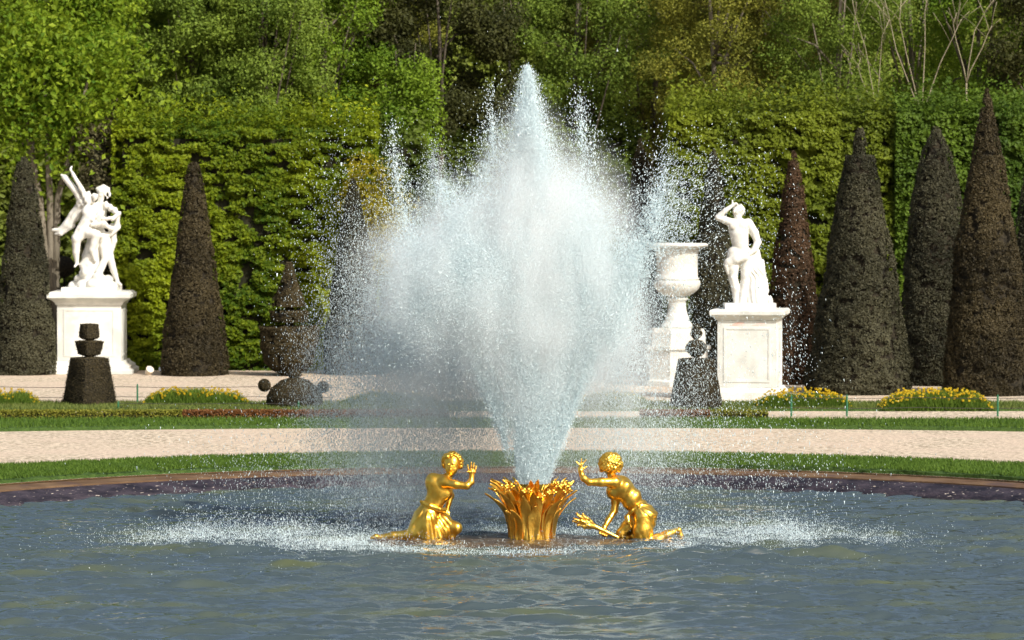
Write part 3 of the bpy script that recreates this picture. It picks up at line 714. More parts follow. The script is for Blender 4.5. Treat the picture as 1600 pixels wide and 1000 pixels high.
def curls(s, c, r, n, cr, face=None, seed=0, k=.012):
    """cover a skull with small curls; face = direction left open"""
    rs = np.random.default_rng(seed)
    for i in range(n):
        z = 1-2*(i+.5)/n; t = i*2.39996; q = np.array([math.sqrt(1-z*z)*math.cos(t), math.sqrt(1-z*z)*math.sin(t), z])
        if z < -.62: continue
        if face is not None and q@face > .35 and z < .62: continue
        s.ell(c+q*r*(.97+.06*rs.random()), np.array([1, 1, 1])*cr*(.75+.5*rs.random()), k)
def hand(s, wrist, palm, tips, r=.0125, thumb=None, k=.008, pr=(.05, .022)):
    s.cap(wrist, palm, .034, .040, .02)
    for i, tp in enumerate(tips):
        tp = np.asarray(tp); d = tp-palm
        off = (i-(len(tips)-1)/2)*.028
        side = np.cross(d, [0, 1, 0]); side /= np.linalg.norm(side)+1e-9
        root = palm+side*-off+d/np.linalg.norm(d)*.015
        mid = root*.5+tp*.5+np.array([0, -.006, 0])
        s.chain([root, mid, tp], [r*1.05, r*.95, r*.72], k)
    if thumb is not None:
        s.chain([palm*.6+wrist*.4, (palm+thumb)/2+[0, -.01, 0], thumb], [r*1.3, r*1.1, r*.8], k)

# ================================================================== gilded child, left
def ZL(u, v, d=0.): return W(560+u/5.555, 690+v/5.555, DF+d)
loc = np.array([W(690, 847, DF)[0], DF, 0.])
fig = empty('gilded_statue', loc, 'gilded kneeling child left of the golden bouquet, curly head turned to the viewer', 'statue', 'gilded kneeling children at the jet')
h = .0085
s = SDF(ZL(60, 900, 0)-[0, .55, .05], ZL(1060, 60, 0)+[0, .55, .05], h)
# torso
s.ell(ZL(712, 400), (.175, .16, .20), .06, Matrix.Rotation(R(25), 3, 'Y'))
s.ell(ZL(640, 350, .02), (.10, .14, .13), .06)
s.cap(ZL(690, 460), ZL(640, 560), .145, .135, .06)
s.ell(ZL(600, 640), (.18, .18, .17), .07)
s.ell(ZL(770, 455, -.05), (.075, .08, .07), .04)
s.cap(ZL(755, 345, -.12), ZL(740, 340, .14), .075, .075, .06)     # shoulder line
s.cap(ZL(770, 320), ZL(800, 270), .062, .058, .04)                # neck
# near arm raised towards the jet
s.chain([ZL(745, 355, -.14), ZL(840, 372, -.20), ZL(940, 385, -.22)], [.068, .060, .050], .035)
s.chain([ZL(945, 382, -.22), ZL(978, 350, -.20), ZL(985, 300, -.18)], [.050, .046, .033], .02)
wr, pm = ZL(985, 300, -.18), ZL(985, 262, -.18)
hand(s, wr, pm, [ZL(948, 200, -.20), ZL(980, 178, -.19), ZL(1003, 186, -.18), ZL(1024, 212, -.17)], thumb=ZL(942, 300-40, -.22))
# far arm resting on the thigh
s.chain([ZL(760, 360, .15), ZL(800, 470, .20), ZL(770, 590, .12)], [.062, .05, .036], .03)
hand(s, ZL(770, 590, .12), ZL(760, 620, .09), [ZL(790, 660, .06), ZL(770, 670, .05), ZL(750, 670, .05), ZL(730, 660, .06)])
# head
hc = ZL(815, 190, -.01); fd = np.array([-.16, -.95, -.22]); fd /= np.linalg.norm(fd)
sd_ = np.cross(fd, [0, 0, 1.]); sd_ /= np.linalg.norm(sd_); up_ = np.cross(sd_, fd)
s.ell(hc+[0, .02, .01], (.118, .125, .125), .03)
s.ell(hc+fd*.045-up_*.055, (.088, .09, .10), .03)
s.ell(hc+fd*.09-up_*.125, (.035, .035, .028), .02)               # chin
s.ell(hc+fd*.118-up_*.02, (.016, .03, .034), .012)               # nose
s.ell(hc+fd*.142-up_*.045, (.018, .018, .014), .010)
for sg in (-1, 1):
    s.ell(hc+fd*.128+sd_*sg*.042-up_*.008, (.020, .014, .013), .010, cut=True)
    s.ell(hc+fd*.108+sd_*sg*.042-up_*.010, (.014, .014, .011), .006)
    s.ell(hc+fd*.085+sd_*sg*.055-up_*.062, (.032, .03, .03), .02)
    s.ell(hc+fd*.112+sd_*sg*.040+up_*.022, (.026, .012, .010), .010)
    s.ell(hc+sd_*sg*.118-up_*.03, (.012, .02, .03), .01)
s.ell(hc+fd*.122-up_*.086, (.030, .014, .008), .006); s.ell(hc+fd*.120-up_*.103, (.024, .014, .009), .006)
s.ell(hc+fd*.142-up_*.094, (.028, .01, .004), .006, cut=True)
# legs
s.chain([ZL(590, 660, -.08), ZL(610, 820, -.10)], [.13, .095], .05)
s.chain([ZL(600, 825, -.10), ZL(430, 812, -.08), ZL(300, 818, -.06), ZL(190, 830, -.05)], [.085, .075, .058, .038], .03)
s.chain([ZL(190, 832, -.05), ZL(150, 825, -.05), ZL(118, 832, -.05)], [.040, .038, .026], .02)
for i in range(4): s.cap(ZL(130, 832, -.08+i*.02), ZL(106, 842, -.085+i*.022), .013, .010, .006)
s.chain([ZL(630, 670, .08), ZL(740, 720, .04), ZL(850, 748, -.03)], [.13, .11, .088], .04)
s.chain([ZL(845, 755, 0), ZL(800, 815, .03), ZL(700, 850, .06)], [.078, .068, .05], .03)
s.build('body', M_gold, fig, loc)
# hair
s = SDF(hc-.24, hc+.24, .0075)
s.ell(hc+[0, .03, .02], (.125, .125, .13), .02)
curls(s, hc+[0, .02, .01], .138, 120, .029, fd, 1, .004)
s.ell(hc+fd*.10-up_*.07, (.085, .07, .10), .01, cut=True)
s.build('curly_hair', M_gold, fig, loc)
# drapery
s = SDF(ZL(360, 900, 0)-[0, .5, .05], ZL(900, 480, 0)+[0, .5, .05], h)
s.cap(ZL(630, 575), ZL(580, 690), .15, .185, .05); s.cap(ZL(570, 680, -.03), ZL(520, 790, -.05), .18, .15, .05)
s.cap(ZL(600, 680, -.10), ZL(620, 830, -.12), .14, .12, .05); s.cap(ZL(500, 790, -.05), ZL(455, 820, -.06), .13, .10, .04)
s.chain([ZL(640, 650, .05), ZL(730, 705, .02), ZL(770, 740, .0)], [.15, .135, .112], .03)
s.cap(ZL(750, 770, -.04), ZL(735, 830, -.05), .085, .05, .03); s.cap(ZL(680, 760, -.1), ZL(700, 830, -.12), .09, .08, .04)
s.chain([ZL(548, 525, -.10), ZL(620, 555, -.165), ZL(700, 590, -.16), ZL(752, 590, -.08)], [.028, .030, .030, .034], .015)
o_ = ZL(620, 540)
def folds(P):
    x, y, z = P[:, 0]-o_[0], P[:, 1], P[:, 2]-o_[2]
    a = np.arctan2(x+.02, -(z-.05)); r = np.hypot(x, z)
    return .010*np.sin(a*13+3*NZ(P, 3.)*3)*np.clip(r*3.2, 0, 1)+.006*np.sin(a*27+y*14+4*NZ2(P, 3.))*np.clip(r*2, 0, 1)
s.disp(folds)
s.build('drapery', M_gold, fig, loc)

# ================================================================== gilded child, right
def ZR(u, v, d=0.): return W(880+u/5.557, 690+v/5.557, DF+d)
loc = np.array([W(985, 850, DF)[0], DF, 0.])
fig = empty('gilded_statue', loc, 'gilded kneeling child right of the bouquet, seen from behind, holding a leafy torch', 'statue', 'gilded kneeling children at the jet')
s = SDF(ZR(60, 920, 0)-[0, .55, .05], ZR(1080, 80, 0)+[0, .6, .05], h)
s.ell(ZR(490, 400), (.165, .165, .185), .06, Matrix.Rotation(R(-38), 3, 'Y'))
s.ell(ZR(425, 440, .0), (.085, .13, .10), .05)
s.cap(ZR(545, 440), ZR(640, 570), .145, .125, .06)
s.ell(ZR(600, 500, -.02), (.09, .13, .16), .05, Matrix.Rotation(R(-38), 3, 'Y'))
s.ell(ZR(700, 640), (.175, .18, .18), .07); s.ell(ZR(745, 650, -.08), (.10, .10, .12), .05); s.ell(ZR(745, 650, .08), (.10, .10, .12), .05)
s.cap(ZR(450, 350, -.13), ZR(430, 350, .15), .075, .072, .06)
s.ell(ZR(530, 400, -.12), (.07, .06, .10), .04, Matrix.Rotation(R(-38), 3, 'Y'))   # shoulder blade
s.cap(ZR(430, 330), ZR(412, 270), .065, .058, .04)
# near arm
s.chain([ZR(450, 352, -.14), ZR(330, 352, -.20), ZR(225, 352, -.22)], [.070, .060, .050], .035)
s.chain([ZR(225, 352, -.22), ZR(180, 320, -.20), ZR(160, 285, -.18)], [.050, .046, .034], .02)
hand(s, ZR(160, 285, -.18), ZR(152, 250, -.18), [ZR(200, 158, -.17), ZR(160, 150, -.19), ZR(160-3, 152, -.15), ZR(112, 172, -.20)], thumb=ZR(205, 215, -.18))
# far arm down to the torch
s.chain([ZR(430, 390, .16), ZR(455, 520, .17), ZR(445, 600, .14)], [.066, .060, .052], .03)
s.chain([ZR(445, 600, .14), ZR(395, 680, .05), ZR(360, 740, -.03)], [.052, .046, .034], .02)
pm = ZR(350, 768, -.05); s.cap(ZR(360, 740, -.03), pm, .034, .045, .02)
for i in range(4):
    b_ = pm+np.array([-.045+i*.03, -.03, -.005-.012*i]); s.chain([b_, b_+[-.005, -.03, -.035], b_+[0, 0, -.062]], [.014, .014, .011], .006)
s.chain([pm, pm+[-.05, -.035, .0], pm+[-.06, -.055, -.03]], [.018, .015, .012], .006)
# head from behind
hc = ZR(412, 195, 0); s.ell(hc, (.120, .125, .13), .03); s.ell(hc+[-.03, .06, -.06], (.08, .08, .09), .03)
for sg in (-1, 1): s.ell(hc+[sg*.122, .02, -.03], (.014, .024, .032), .01)
# face (turned away from the camera)
fd2 = np.array([-.25, .95, -.05]); fd2 /= np.linalg.norm(fd2); s2 = np.cross(fd2, [0, 0, 1.])
s.ell(hc+fd2*.13+[0, 0, -.03], (.018, .03, .034), .012); s.ell(hc+fd2*.115+[0, 0, -.12], (.03, .03, .025), .02)
for sg in (-1, 1): s.ell(hc+fd2*.135+s2*sg*.042, (.018, .016, .012), .01, cut=True)
s.ell(hc+fd2*.125+[0, 0, -.085], (.03, .016, .01), .006)
# legs
s.chain([ZR(690, 660, -.09), ZR(690, 770, -.12), ZR(725, 860, -.12)], [.135, .115, .085], .05)
s.chain([ZR(730, 865, -.12), ZR(820, 850, -.11), ZR(900, 810, -.10), ZR(1000, 768, -.09)], [.085, .080, .065, .040], .03)
s.chain([ZR(1003, 768, -.09), ZR(1020, 820, -.09), ZR(1025, 865, -.09)], [.043, .040, .034], .02)
for i in range(5): s.cap(ZR(1022, 865, -.13+i*.02), ZR(1028, 892, -.14+i*.024), .014, .011, .006)
s.chain([ZR(660, 670, .09), ZR(570, 740, .11), ZR(505, 795, .08)], [.13, .11, .078], .04)
s.chain([ZR(505, 800, .08), ZR(560, 835, .1), ZR(640, 860, .12)], [.076, .065, .045], .03)
s.disp(lambda P: -.006*np.exp(-((P[:, 1]-DF+.03)/.015)**2)*0)
s.build('body', M_gold, fig, loc)
s = SDF(hc-.24, hc+.24, .0075); s.ell(hc, (.14, .138, .145), .02); curls(s, hc, .152, 150, .030, fd2, 2, .003)
s.build('curly_hair', M_gold, fig, loc)
s = SDF(ZR(500, 920, 0)-[0, .5, .05], ZR(860, 500, 0)+[0, .5, .05], h)
s.cap(ZR(660, 590), ZR(700, 660), .155, .185, .05); s.cap(ZR(700, 640, -.06), ZR(690, 790, -.10), .155, .13, .05)
s.ell(ZR(738, 650, -.03), (.12, .165, .14), .05); s.cap(ZR(690, 780, -.10), ZR(712, 850, -.11), .128, .10, .05)
s.cap(ZR(660, 780, -.14), ZR(650, 865, -.15), .07, .045, .03)
s.chain([ZR(545, 655, -.08), ZR(600, 600, -.15), ZR(650, 560, -.15), ZR(705, 540, -.06)], [.034, .028, .026, .026], .015)
s.chain([ZR(555, 655, -.12), ZR(570, 700, -.15), ZR(585, 745, -.15)], [.04, .034, .02], .02)
o_ = ZR(640, 560)
s.disp(folds)
s.build('drapery', M_gold, fig, loc)
# torch
s = SDF(ZR(60, 880, 0)-[0, .35, .02], ZR(520, 580, 0)+[0, .25, .02], .0075)
A, B = ZR(475, 832, -.08), ZR(215, 710, -.10)
s.cap(A, B, .026, .042, .01)
rs = np.random.default_rng(4)
ax = (B-A)/np.linalg.norm(B-A); e1 = np.cross(ax, [0, 1, 0]); e1 /= np.linalg.norm(e1); e2 = np.cross(ax, e1)
for ring_, (n_, L_, sp) in enumerate(((5, .10, .055), (6, .17, .075), (5, .22, .05))):
    for i in range(n_):
        t = 2*math.pi*(i+.5*ring_)/n_; d = e1*math.cos(t)+e2*math.sin(t); st_ = B-ax*.08+ax*.035*ring_
        tip = st_+ax*L_+d*(sp+.03*rs.random()); mid = st_+ax*L_*.55+d*sp*.9
        s.chain([st_+d*.02, mid, tip, tip+d*.02-ax*.01], [.026, .026, .010, .007], .008)
s.build('leafy_torch', M_goldd, fig, loc)

# ================================================================== gilded bouquet around the nozzle
bc = np.array([CX, DF, 0.]); bq = empty('golden_bouquet', bc, 'gilded basket of flaring leaves and flowers around the jet nozzle', 'fountain ornament')
m = MB()
prof = [(.32, -.05), (.305, .1), (.30, .3), (.315, .45), (.34, .56), (.35, .60), (.2, .60), (.1, .55)]
V, F = lathe(prof, 120, flute=lambda t, z: 1+.045*abs(math.sin(t*11+z*1.2))+.012*math.sin(t*41)); m.add(V, F); m.build('stem_bundle', M_goldd, bq, True)
m = MB(); m.add(*lathe([(.10, .45), (.09, .78), (.075, .80), (.03, .78)], 20)); m.build('nozzle', M_goldd, bq, True)
def leaf(t, r0, z0, z1, r1, width, curl, droop, name='leaf', par=None, mt=M_goldd, tip=.12, twist=0.):
    n = 11; V = []
    rad = np.array([math.cos(t), math.sin(t), 0]); tan = np.array([-math.sin(t), math.cos(t), 0])
    for i in range(n):
        u = i/(n-1); r = r0+(r1-r0)*u**curl; z = z0+(z1-z0)*(u**.88)-droop*max(0, u-.7)**1.5*6
        wd = width*(.55+.9*math.sin(min(1, u*1.15)*math.pi*.62))*(1-max(0, u-.62)/.38*.88)
        tw = twist*u; tg = tan*math.cos(tw)+np.array([0, 0, 1])*math.sin(tw)
        c = rad*r+np.array([0, 0, z])+tan*twist*.12*u
        ridge = -rad*.028*(1-u)+np.array([0, 0, -.016])*(.3+u)
        V += [c-tg*wd, c-tg*wd*.5+ridge*.7, c+ridge*1.3, c+tg*wd*.5+ridge*.7, c+tg*wd]
    F = [(5*i+k, 5*i+k+1, 5*i+k+6, 5*i+k+5) for i in range(n-1) for k in range(4)]
    o = mesh(name, np.array(V), np.array(F), mt, par or bq, True)
    so_ = o.modifiers.new('s', 'SOLIDIFY'); so_.thickness = .012; sb = o.modifiers.new('ss', 'SUBSURF'); sb.levels = sb.render_levels = 1
    return o
for i in range(11):   # low broad leaves
    t = 2*math.pi*(i+.3)/11+rng.normal(0, .07); leaf(t, .335, .0, .50+.12*rng.random(), .46+.08*rng.random(), .072, 2.3, .03, twist=rng.normal(0, .25))
for i in range(14):   # mid leaves flaring
    t = 2*math.pi*i/14+rng.normal(0, .06); leaf(t, .325, .08, .66+.16*rng.random(), .58+.16*rng.random(), .058, 1.9, .03, twist=rng.normal(0, .2))
for i in range(26):
    t = 2*math.pi*(i+.5)/26+rng.normal(0, .12); leaf(t, .33, .34, .80+.17*rng.random(), .56+.20*rng.random(), .040, 1.25, .06, mt=M_gold, twist=rng.normal(0, .9))
for i in range(26):
    t = 2*math.pi*i/26+rng.normal(0, .1); leaf(t, .24, .5, .84+.13*rng.random(), .38+.22*rng.random(), .034, 1.5, .05, mt=M_gold, twist=rng.normal(0, .6))
for i in range(12):
    t = 2*math.pi*i/12+rng.normal(0, .1); leaf(t, .14, .55, .86+.10*rng.random(), .22+.1*rng.random(), .030, 1.5, .05, mt=M_gold, twist=rng.normal(0, .6))
for i in range(18):   # little flower heads
    t = 2*math.pi*i/18+rng.normal(0, .15); rr = .49+.07*rng.random(); c = np.array([rr*math.cos(t), rr*math.sin(t), .64+.18*rng.random()])
    mm = MB(); mm.add(*lathe([(.004, -.03), (.028, -.02), (.034, .0), (.02, .018), (.004, .02)], 12, c))
    for q in range(6):
        a_ = q*math.pi/3; d = np.array([math.cos(a_), math.sin(a_)*.8-.3, .35*math.sin(a_)+.2]); d /= np.linalg.norm(d)
        mm.add(*tube([c+d*.018, c+d*.058, c+d*.09], [.014, .026, .007], 6))
    mm.build('flower', M_gold, bq, True)
# dark plinth just awash
M_rock = mat('wet_plinth', (.045, .030, .018), .35, (.12, .085, .05), nscale=6, bump=.05, bscale=9, spec=.5)
s = SDF([CX-2.6, DF-1.3, -.25], [CX+2.7, DF+1.3, .16], .03)
s.ell([CX, DF, -.12], (2.45, 1.25, .17), .05)
for i in range(60):
    a_ = rng.random()*6.28; q = rng.random()**.5; s.ell([CX+2.3*q*math.cos(a_), DF+1.0*q*math.sin(a_), -.05], (.12+.2*rng.random(), .12+.1*rng.random(), .06+.05*rng.random()), .06)
s.disp(lambda P: .05*(fbm(P, 6.)-.5))
o = s.build('rock_plinth', M_rock); tag(o, 'dark wet plinth awash under the gilded figures and bouquet', 'plinth')

# ================================================================== marble group, left
def SL(u, v, d=0.): return W(60+u/2.857, 250+v/2.857, Yl+d)
pxm = Yl/FPX/2.857
top = GZ+2.13
loc = np.array([cL[0], cL[1], top])
grp = empty('marble_group', loc, 'white marble group, helmeted man lifting a figure with outflung arms, on the left pedestal', 'statue')
s = SDF(SL(40, 610, 0)-[0, .85, 0], SL(390, 15, 0)+[0, .85, .05], .018)
q = pxm
def ch(pts, rad, k=.03): s.chain([SL(*p) for p in pts], [r*q for r in rad], k)
# rocky base
dz = SL(0, 590)[2]-top
s.f[:] = .3
for (u, v, d, r) in ((160, 560, 0, 26), (200, 560, -.3, 30), (250, 555, -.4, 34), (300, 560, -.3, 30), (345, 562, 0, 24), (200, 545, .3, 36), (290, 545, .3, 36), (250, 540, 0, 46), (185, 530, -.1, 24), (315, 530, 0, 22), (205, 505, -.25, 22), (262, 522, -.42, 22), (170, 575, -.3, 16), (330, 575, -.35, 18)): s.ell(SL(u, v, d), np.array([1.1, .9, .85])*r*q, .05)
s.cap(SL(150, 582, 0), SL(350, 582, 0), 14*q, 14*q, .02); s.cap(SL(160, 582, -.35), SL(345, 582, -.35), 12*q, 12*q, .02)
# fallen figure / drapery column
ch([(240, 540, 0), (235, 470, -.05), (250, 400, 0), (270, 340, 0)], [52, 46, 38, 34], .08)
ch([(215, 520, -.25), (200, 470, -.22), (230, 430, -.25)], [20, 17, 16]); s.ell(SL(208, 500, -.34), np.array([17, 17, 19])*q, .03)
ch([(270, 500, -.3), (300, 440, -.25), (290, 390, -.2)], [18, 16, 20])
# man: legs, torso, head with helmet
ch([(290, 350, -.1), (318, 430, -.15)], [30, 19], .04); ch([(318, 430, -.15), (335, 490, -.1), (352, 540, -.05)], [18, 15, 9], .02); ch([(352, 545, -.05), (368, 558, -.15)], [9, 7])
ch([(250, 350, .15), (215, 430, .2), (200, 520, .2)], [30, 20, 12], .04)
s.ell(SL(275, 225, .02), np.array([34, 32, 40])*q, .06, Matrix.Rotation(R(-12), 3, 'Y')); ch([(272, 250, 0), (262, 330, 0)], [30, 28], .06)
ch([(276, 190, 0), (282, 165, 0)], [12, 12]); s.ell(SL(280, 150, 0), np.array([17, 19, 21])*q, .02)
s.ell(SL(285, 140, 0), np.array([24, 22, 18])*q, .01); ch([(262, 128, 0), (290, 118, 0), (312, 130, 0), (318, 160, 0)], [7, 9, 8, 5], .01)
ch([(300, 155, -.08), (306, 168, -.08)], [6, 4], .008)
# his arms around her
ch([(298, 200, -.1), (335, 222, -.2), (358, 240, -.28)], [16, 14, 10]); ch([(358, 240, -.28), (330, 262, -.4), (285, 262, -.42)], [11, 10, 7])
ch([(245, 205, -.1), (215, 240, -.3), (250, 275, -.4)], [15, 13, 9])
# woman: body across, legs hanging left, arms flung up
s.ell(SL(225, 235, -.25), np.array([30, 24, 36])*q, .05, Matrix.Rotation(R(20), 3, 'Y')); ch([(225, 250, -.25), (200, 320, -.25)], [28, 32], .05)
ch([(195, 320, -.28), (170, 350, -.32)], [30, 24], .04); ch([(170, 350, -.32), (168, 410, -.28), (172, 462, -.25)], [21, 16, 8], .02); ch([(172, 462, -.25), (162, 476, -.32)], [7, 5])
ch([(215, 320, -.3), (258, 335, -.42), (240, 400, -.4), (255, 450, -.36)], [26, 21, 15, 8], .03)
ch([(235, 185, -.2), (222, 150, -.15)], [13, 12]); s.ell(SL(252, 165, -.25), np.array([15, 16, 18])*q, .02)
ch([(222, 190, -.2), (190, 125, -.15), (155, 65, -.1)], [15, 11, 8], .02); ch([(155, 65, -.1), (142, 38, -.1)], [8, 5], .01)
for i in range(4): ch([(146, 50, -.12+i*.02), (134+i*5, 28, -.12+i*.02)], [3.2, 2.2], .008)
ch([(205, 200, -.1), (160, 130, 0), (118, 78, .05)], [16, 15, 14], .02); ch([(118, 78, .05), (104, 68, .05)], [13, 6], .02); ch([(180, 150, 0), (190, 200, 0)], [12, 22], .04)
# billowing cloth
ch([(195, 215, .1), (160, 250, .1), (130, 290, .1), (95, 315, .1), (64, 312, .1)], [34, 26, 22, 13, 7], .04); ch([(150, 290, .1), (100, 330, .05), (75, 330, .1)], [16, 9, 5], .03)
ch([(352, 255, .0), (352, 300, .0), (320, 330, -.1), (280, 340, -.25)], [12, 14, 13, 12], .03); ch([(330, 300, .1), (335, 360, .1), (322, 420, .1)], [20, 15, 10], .04)
ch([(240, 290, -.4), (290, 285, -.4), (330, 310, -.25)], [12, 13, 10], .03)
s.disp(lambda P: .016*np.sin(P[:, 0]*38+P[:, 2]*-22+5*NZ(P, 2.5)*2)*np.clip(2.2*NZ2(P, 1.7)-.8, 0, 1)+.012*(fbm(P, 7.)-.5))
V, F = s.mesh(); V[:, 2] -= 0
Vz = V[:, 2].min(); V[:, 2] = np.where(V[:, 2] < top+.02, top+.002+np.clip(V[:, 2]-top, -.0, .02), V[:, 2])
mesh('figures', V-loc, F, M_marble, grp, True)
m = MB(); m.add(*box(-.72, .72, -.70, .70, 0.002, .10)); pl = m.build('slab', M_marble, grp)

# ================================================================== right statue
Yr_ = cR[1]
def SR(u, v, d=0.): return W(1000+u/2.858, 290+v/2.858, Yr_+d)
q = Yr_/FPX/2.858; top = GZ+2.06; loc = np.array([cR[0], cR[1], top])
st_ = empty('marble_statue', loc, 'white marble nude man with one hand raised to his head, leaning on a draped trunk', 'statue')
s = SDF(SR(320, 590, 0)-[0, .6, 0], SR(620, 40, 0)+[0, .6, .05], .014)
s.ell(SR(440, 185), np.array([46, 32, 42])*q, .05, Matrix.Rotation(R(6), 3, 'Y'))
ch2 = lambda pts, rad, k=.03: s.chain([SR(*p) for p in pts], [r*q*1.12 for r in rad], k)
for dx_ in (-20, 18): s.ell(SR(440+dx_, 180, -.14), np.array([21, 10, 17])*q, .025)
ch2([(442, 215, 0), (448, 262, 0)], [38, 33], .05); s.ell(SR(445, 298), np.array([40, 32, 30])*q, .05)
ch2([(438, 160, 0), (436, 130, 0)], [15, 15], .02)
s.ell(SR(432, 112, -.02), np.array([19, 21, 24])*q, .02); s.ell(SR(448, 112, .03), np.array([20, 22, 26])*q, .02)
s.ell(SR(420, 116, -.10), np.array([4, 6, 7])*q, .008)
for i in range(26):
    t = i*2.4; z = .9-1.3*i/26; s.ell(SR(442+21*math.sqrt(max(0, 1-z*z))*math.cos(t), 108-22*z, .11*math.sqrt(max(0, 1-z*z))*math.sin(t)), np.array([6, 6, 6])*q, .008)
# raised arm, hand on head
ch2([(405, 165, -.02), (375, 152, -.05), (348, 142, -.06)], [18, 14, 12], .03); ch2([(348, 142, -.06), (380, 112, -.10), (408, 92, -.10)], [12, 10, 7], .015)
s.cap(SR(408, 92, -.10), SR(420, 84, -.10), 8*q, 8*q, .01)
for i in range(4): ch2([(416, 86, -.13+i*.02), (428, 78, -.13+i*.025), (436, 84, -.13+i*.025)], [3.6, 3.4, 2.6], .006)
ch2([(412, 88, -.12), (413, 66, -.10)], [4, 3], .006)
# other arm
ch2([(482, 170, .0), (510, 210, .0), (526, 252, -.03)], [21, 17, 14], .03); ch2([(526, 252, -.03), (512, 285, -.12), (490, 305, -.16)], [15, 12, 8], .015)
for i in range(4): ch2([(486+i*3, 308, -.18+i*.02), (474, 335+i*4, -.18+i*.025)], [4, 3], .006)
# legs
ch2([(422, 305, -.02), (412, 370, -.08), (415, 410, -.08)], [31, 25, 18], .04); ch2([(415, 410, -.08), (428, 460, -.04), (430, 528, -.02)], [18, 18, 10], .02); ch2([(430, 532, -.02), (415, 545, -.15)], [11, 7], .02)
ch2([(468, 305, 0), (478, 380, -.05), (478, 420, -.02)], [30, 24, 18], .04); ch2([(478, 420, -.02), (472, 470, .05), (468, 535, .05)], [17, 17, 10], .02)
# lion skin held at the hip
s.ell(SR(398, 345, -.15), np.array([24, 20, 22])*q, .03); ch2([(398, 345, -.15), (430, 330, -.2), (470, 320, -.2)], [18, 16, 14], .03)
ch2([(385, 360, -.18), (392, 392, -.16)], [10, 5], .02)
# draped trunk
ch2([(510, 300, .05), (515, 380, .05), (510, 460, .05), (520, 545, .05)], [24, 34, 42, 50], .05); ch2([(480, 330, -.12), (470, 400, -.1), (462, 480, -.05), (455, 545, -.05)], [14, 16, 18, 16], .04)
ch2([(545, 340, .05), (555, 420, .05), (560, 500, 0), (590, 550, 0)], [10, 12, 14, 12], .03); s.ell(SR(575, 520, 0), np.array([20, 20, 28])*q, .04); s.ell(SR(480, 545, -.1), np.array([50, 45, 18])*q, .04)
s.disp(lambda P: .013*np.sin(P[:, 0]*60+P[:, 2]*12+4*NZ(P, 4.)*2)*np.clip((P[:, 0]-SR(470, 0)[0])*6, 0, 1)*np.clip((SR(0, 330)[2]-P[:, 2])*5, 0, 1)+.006*(fbm(P, 9.)-.5))
V, F = s.mesh(); V[:, 2] = np.maximum(V[:, 2], top+.003)
mesh('figure', V-loc, F, M_marble, st_, True)
x0 = SR(375, 560)[0]-loc[0]; x1 = SR(603, 560)[0]-loc[0]
m = MB(); m.add(*box(x0, x1, -.42, .42, .002, .13)); m.build('slab', M_marble, st_)

# ================================================================== spray
M_spray = bpy.data.materials.new('white_water'); M_spray.use_nodes = True
nt = M_spray.node_tree; b = nt.nodes['Principled BSDF']; b.inputs['Base Color'].default_value = (.76, .875, .905, 1); b.inputs['Roughness'].default_value = .35
tr = nt.nodes.new('ShaderNodeBsdfTranslucent'); tr.inputs[0].default_value = (.76, .875, .905, 1); ms = nt.nodes.new('ShaderNodeMixShader'); ms.inputs[0].default_value = .22
nt.links.new(b.outputs[0], ms.inputs[1]); nt.links.new(tr.outputs[0], ms.inputs[2]); nt.links.new(ms.outputs[0], nt.nodes['Material Output'].inputs[0])
TET = np.array([(1, 0, -.5), (-.5, .87, -.5), (-.5, -.87, -.5), (0, 0, 1.)])
TF = np.array([(0, 2, 1), (0, 1, 3), (1, 2, 3), (2, 0, 3)])
def drops(P, r, dirs, el):
    n = len(P); d = dirs/(np.linalg.norm(dirs, axis=1)[:, None]+1e-9)
    a = rng.normal(0, 1, (n, 3)); u = np.cross(d, a); u /= np.linalg.norm(u, axis=1)[:, None]+1e-9; v = np.cross(d, u)
    r = r[:, None]; el = el[:, None]
    V = [P+u*r*t[0]+v*r*t[1]+d*r*el*t[2] for t in TET]
    return np.stack(V, 1).reshape(-1, 3), (np.arange(n)[:, None, None]*4+TF[None]).reshape(-1, 3)
PX = 1/110.
def S2(sx, sy): return np.array([(sx-800)*PX, (847-sy)*PX])
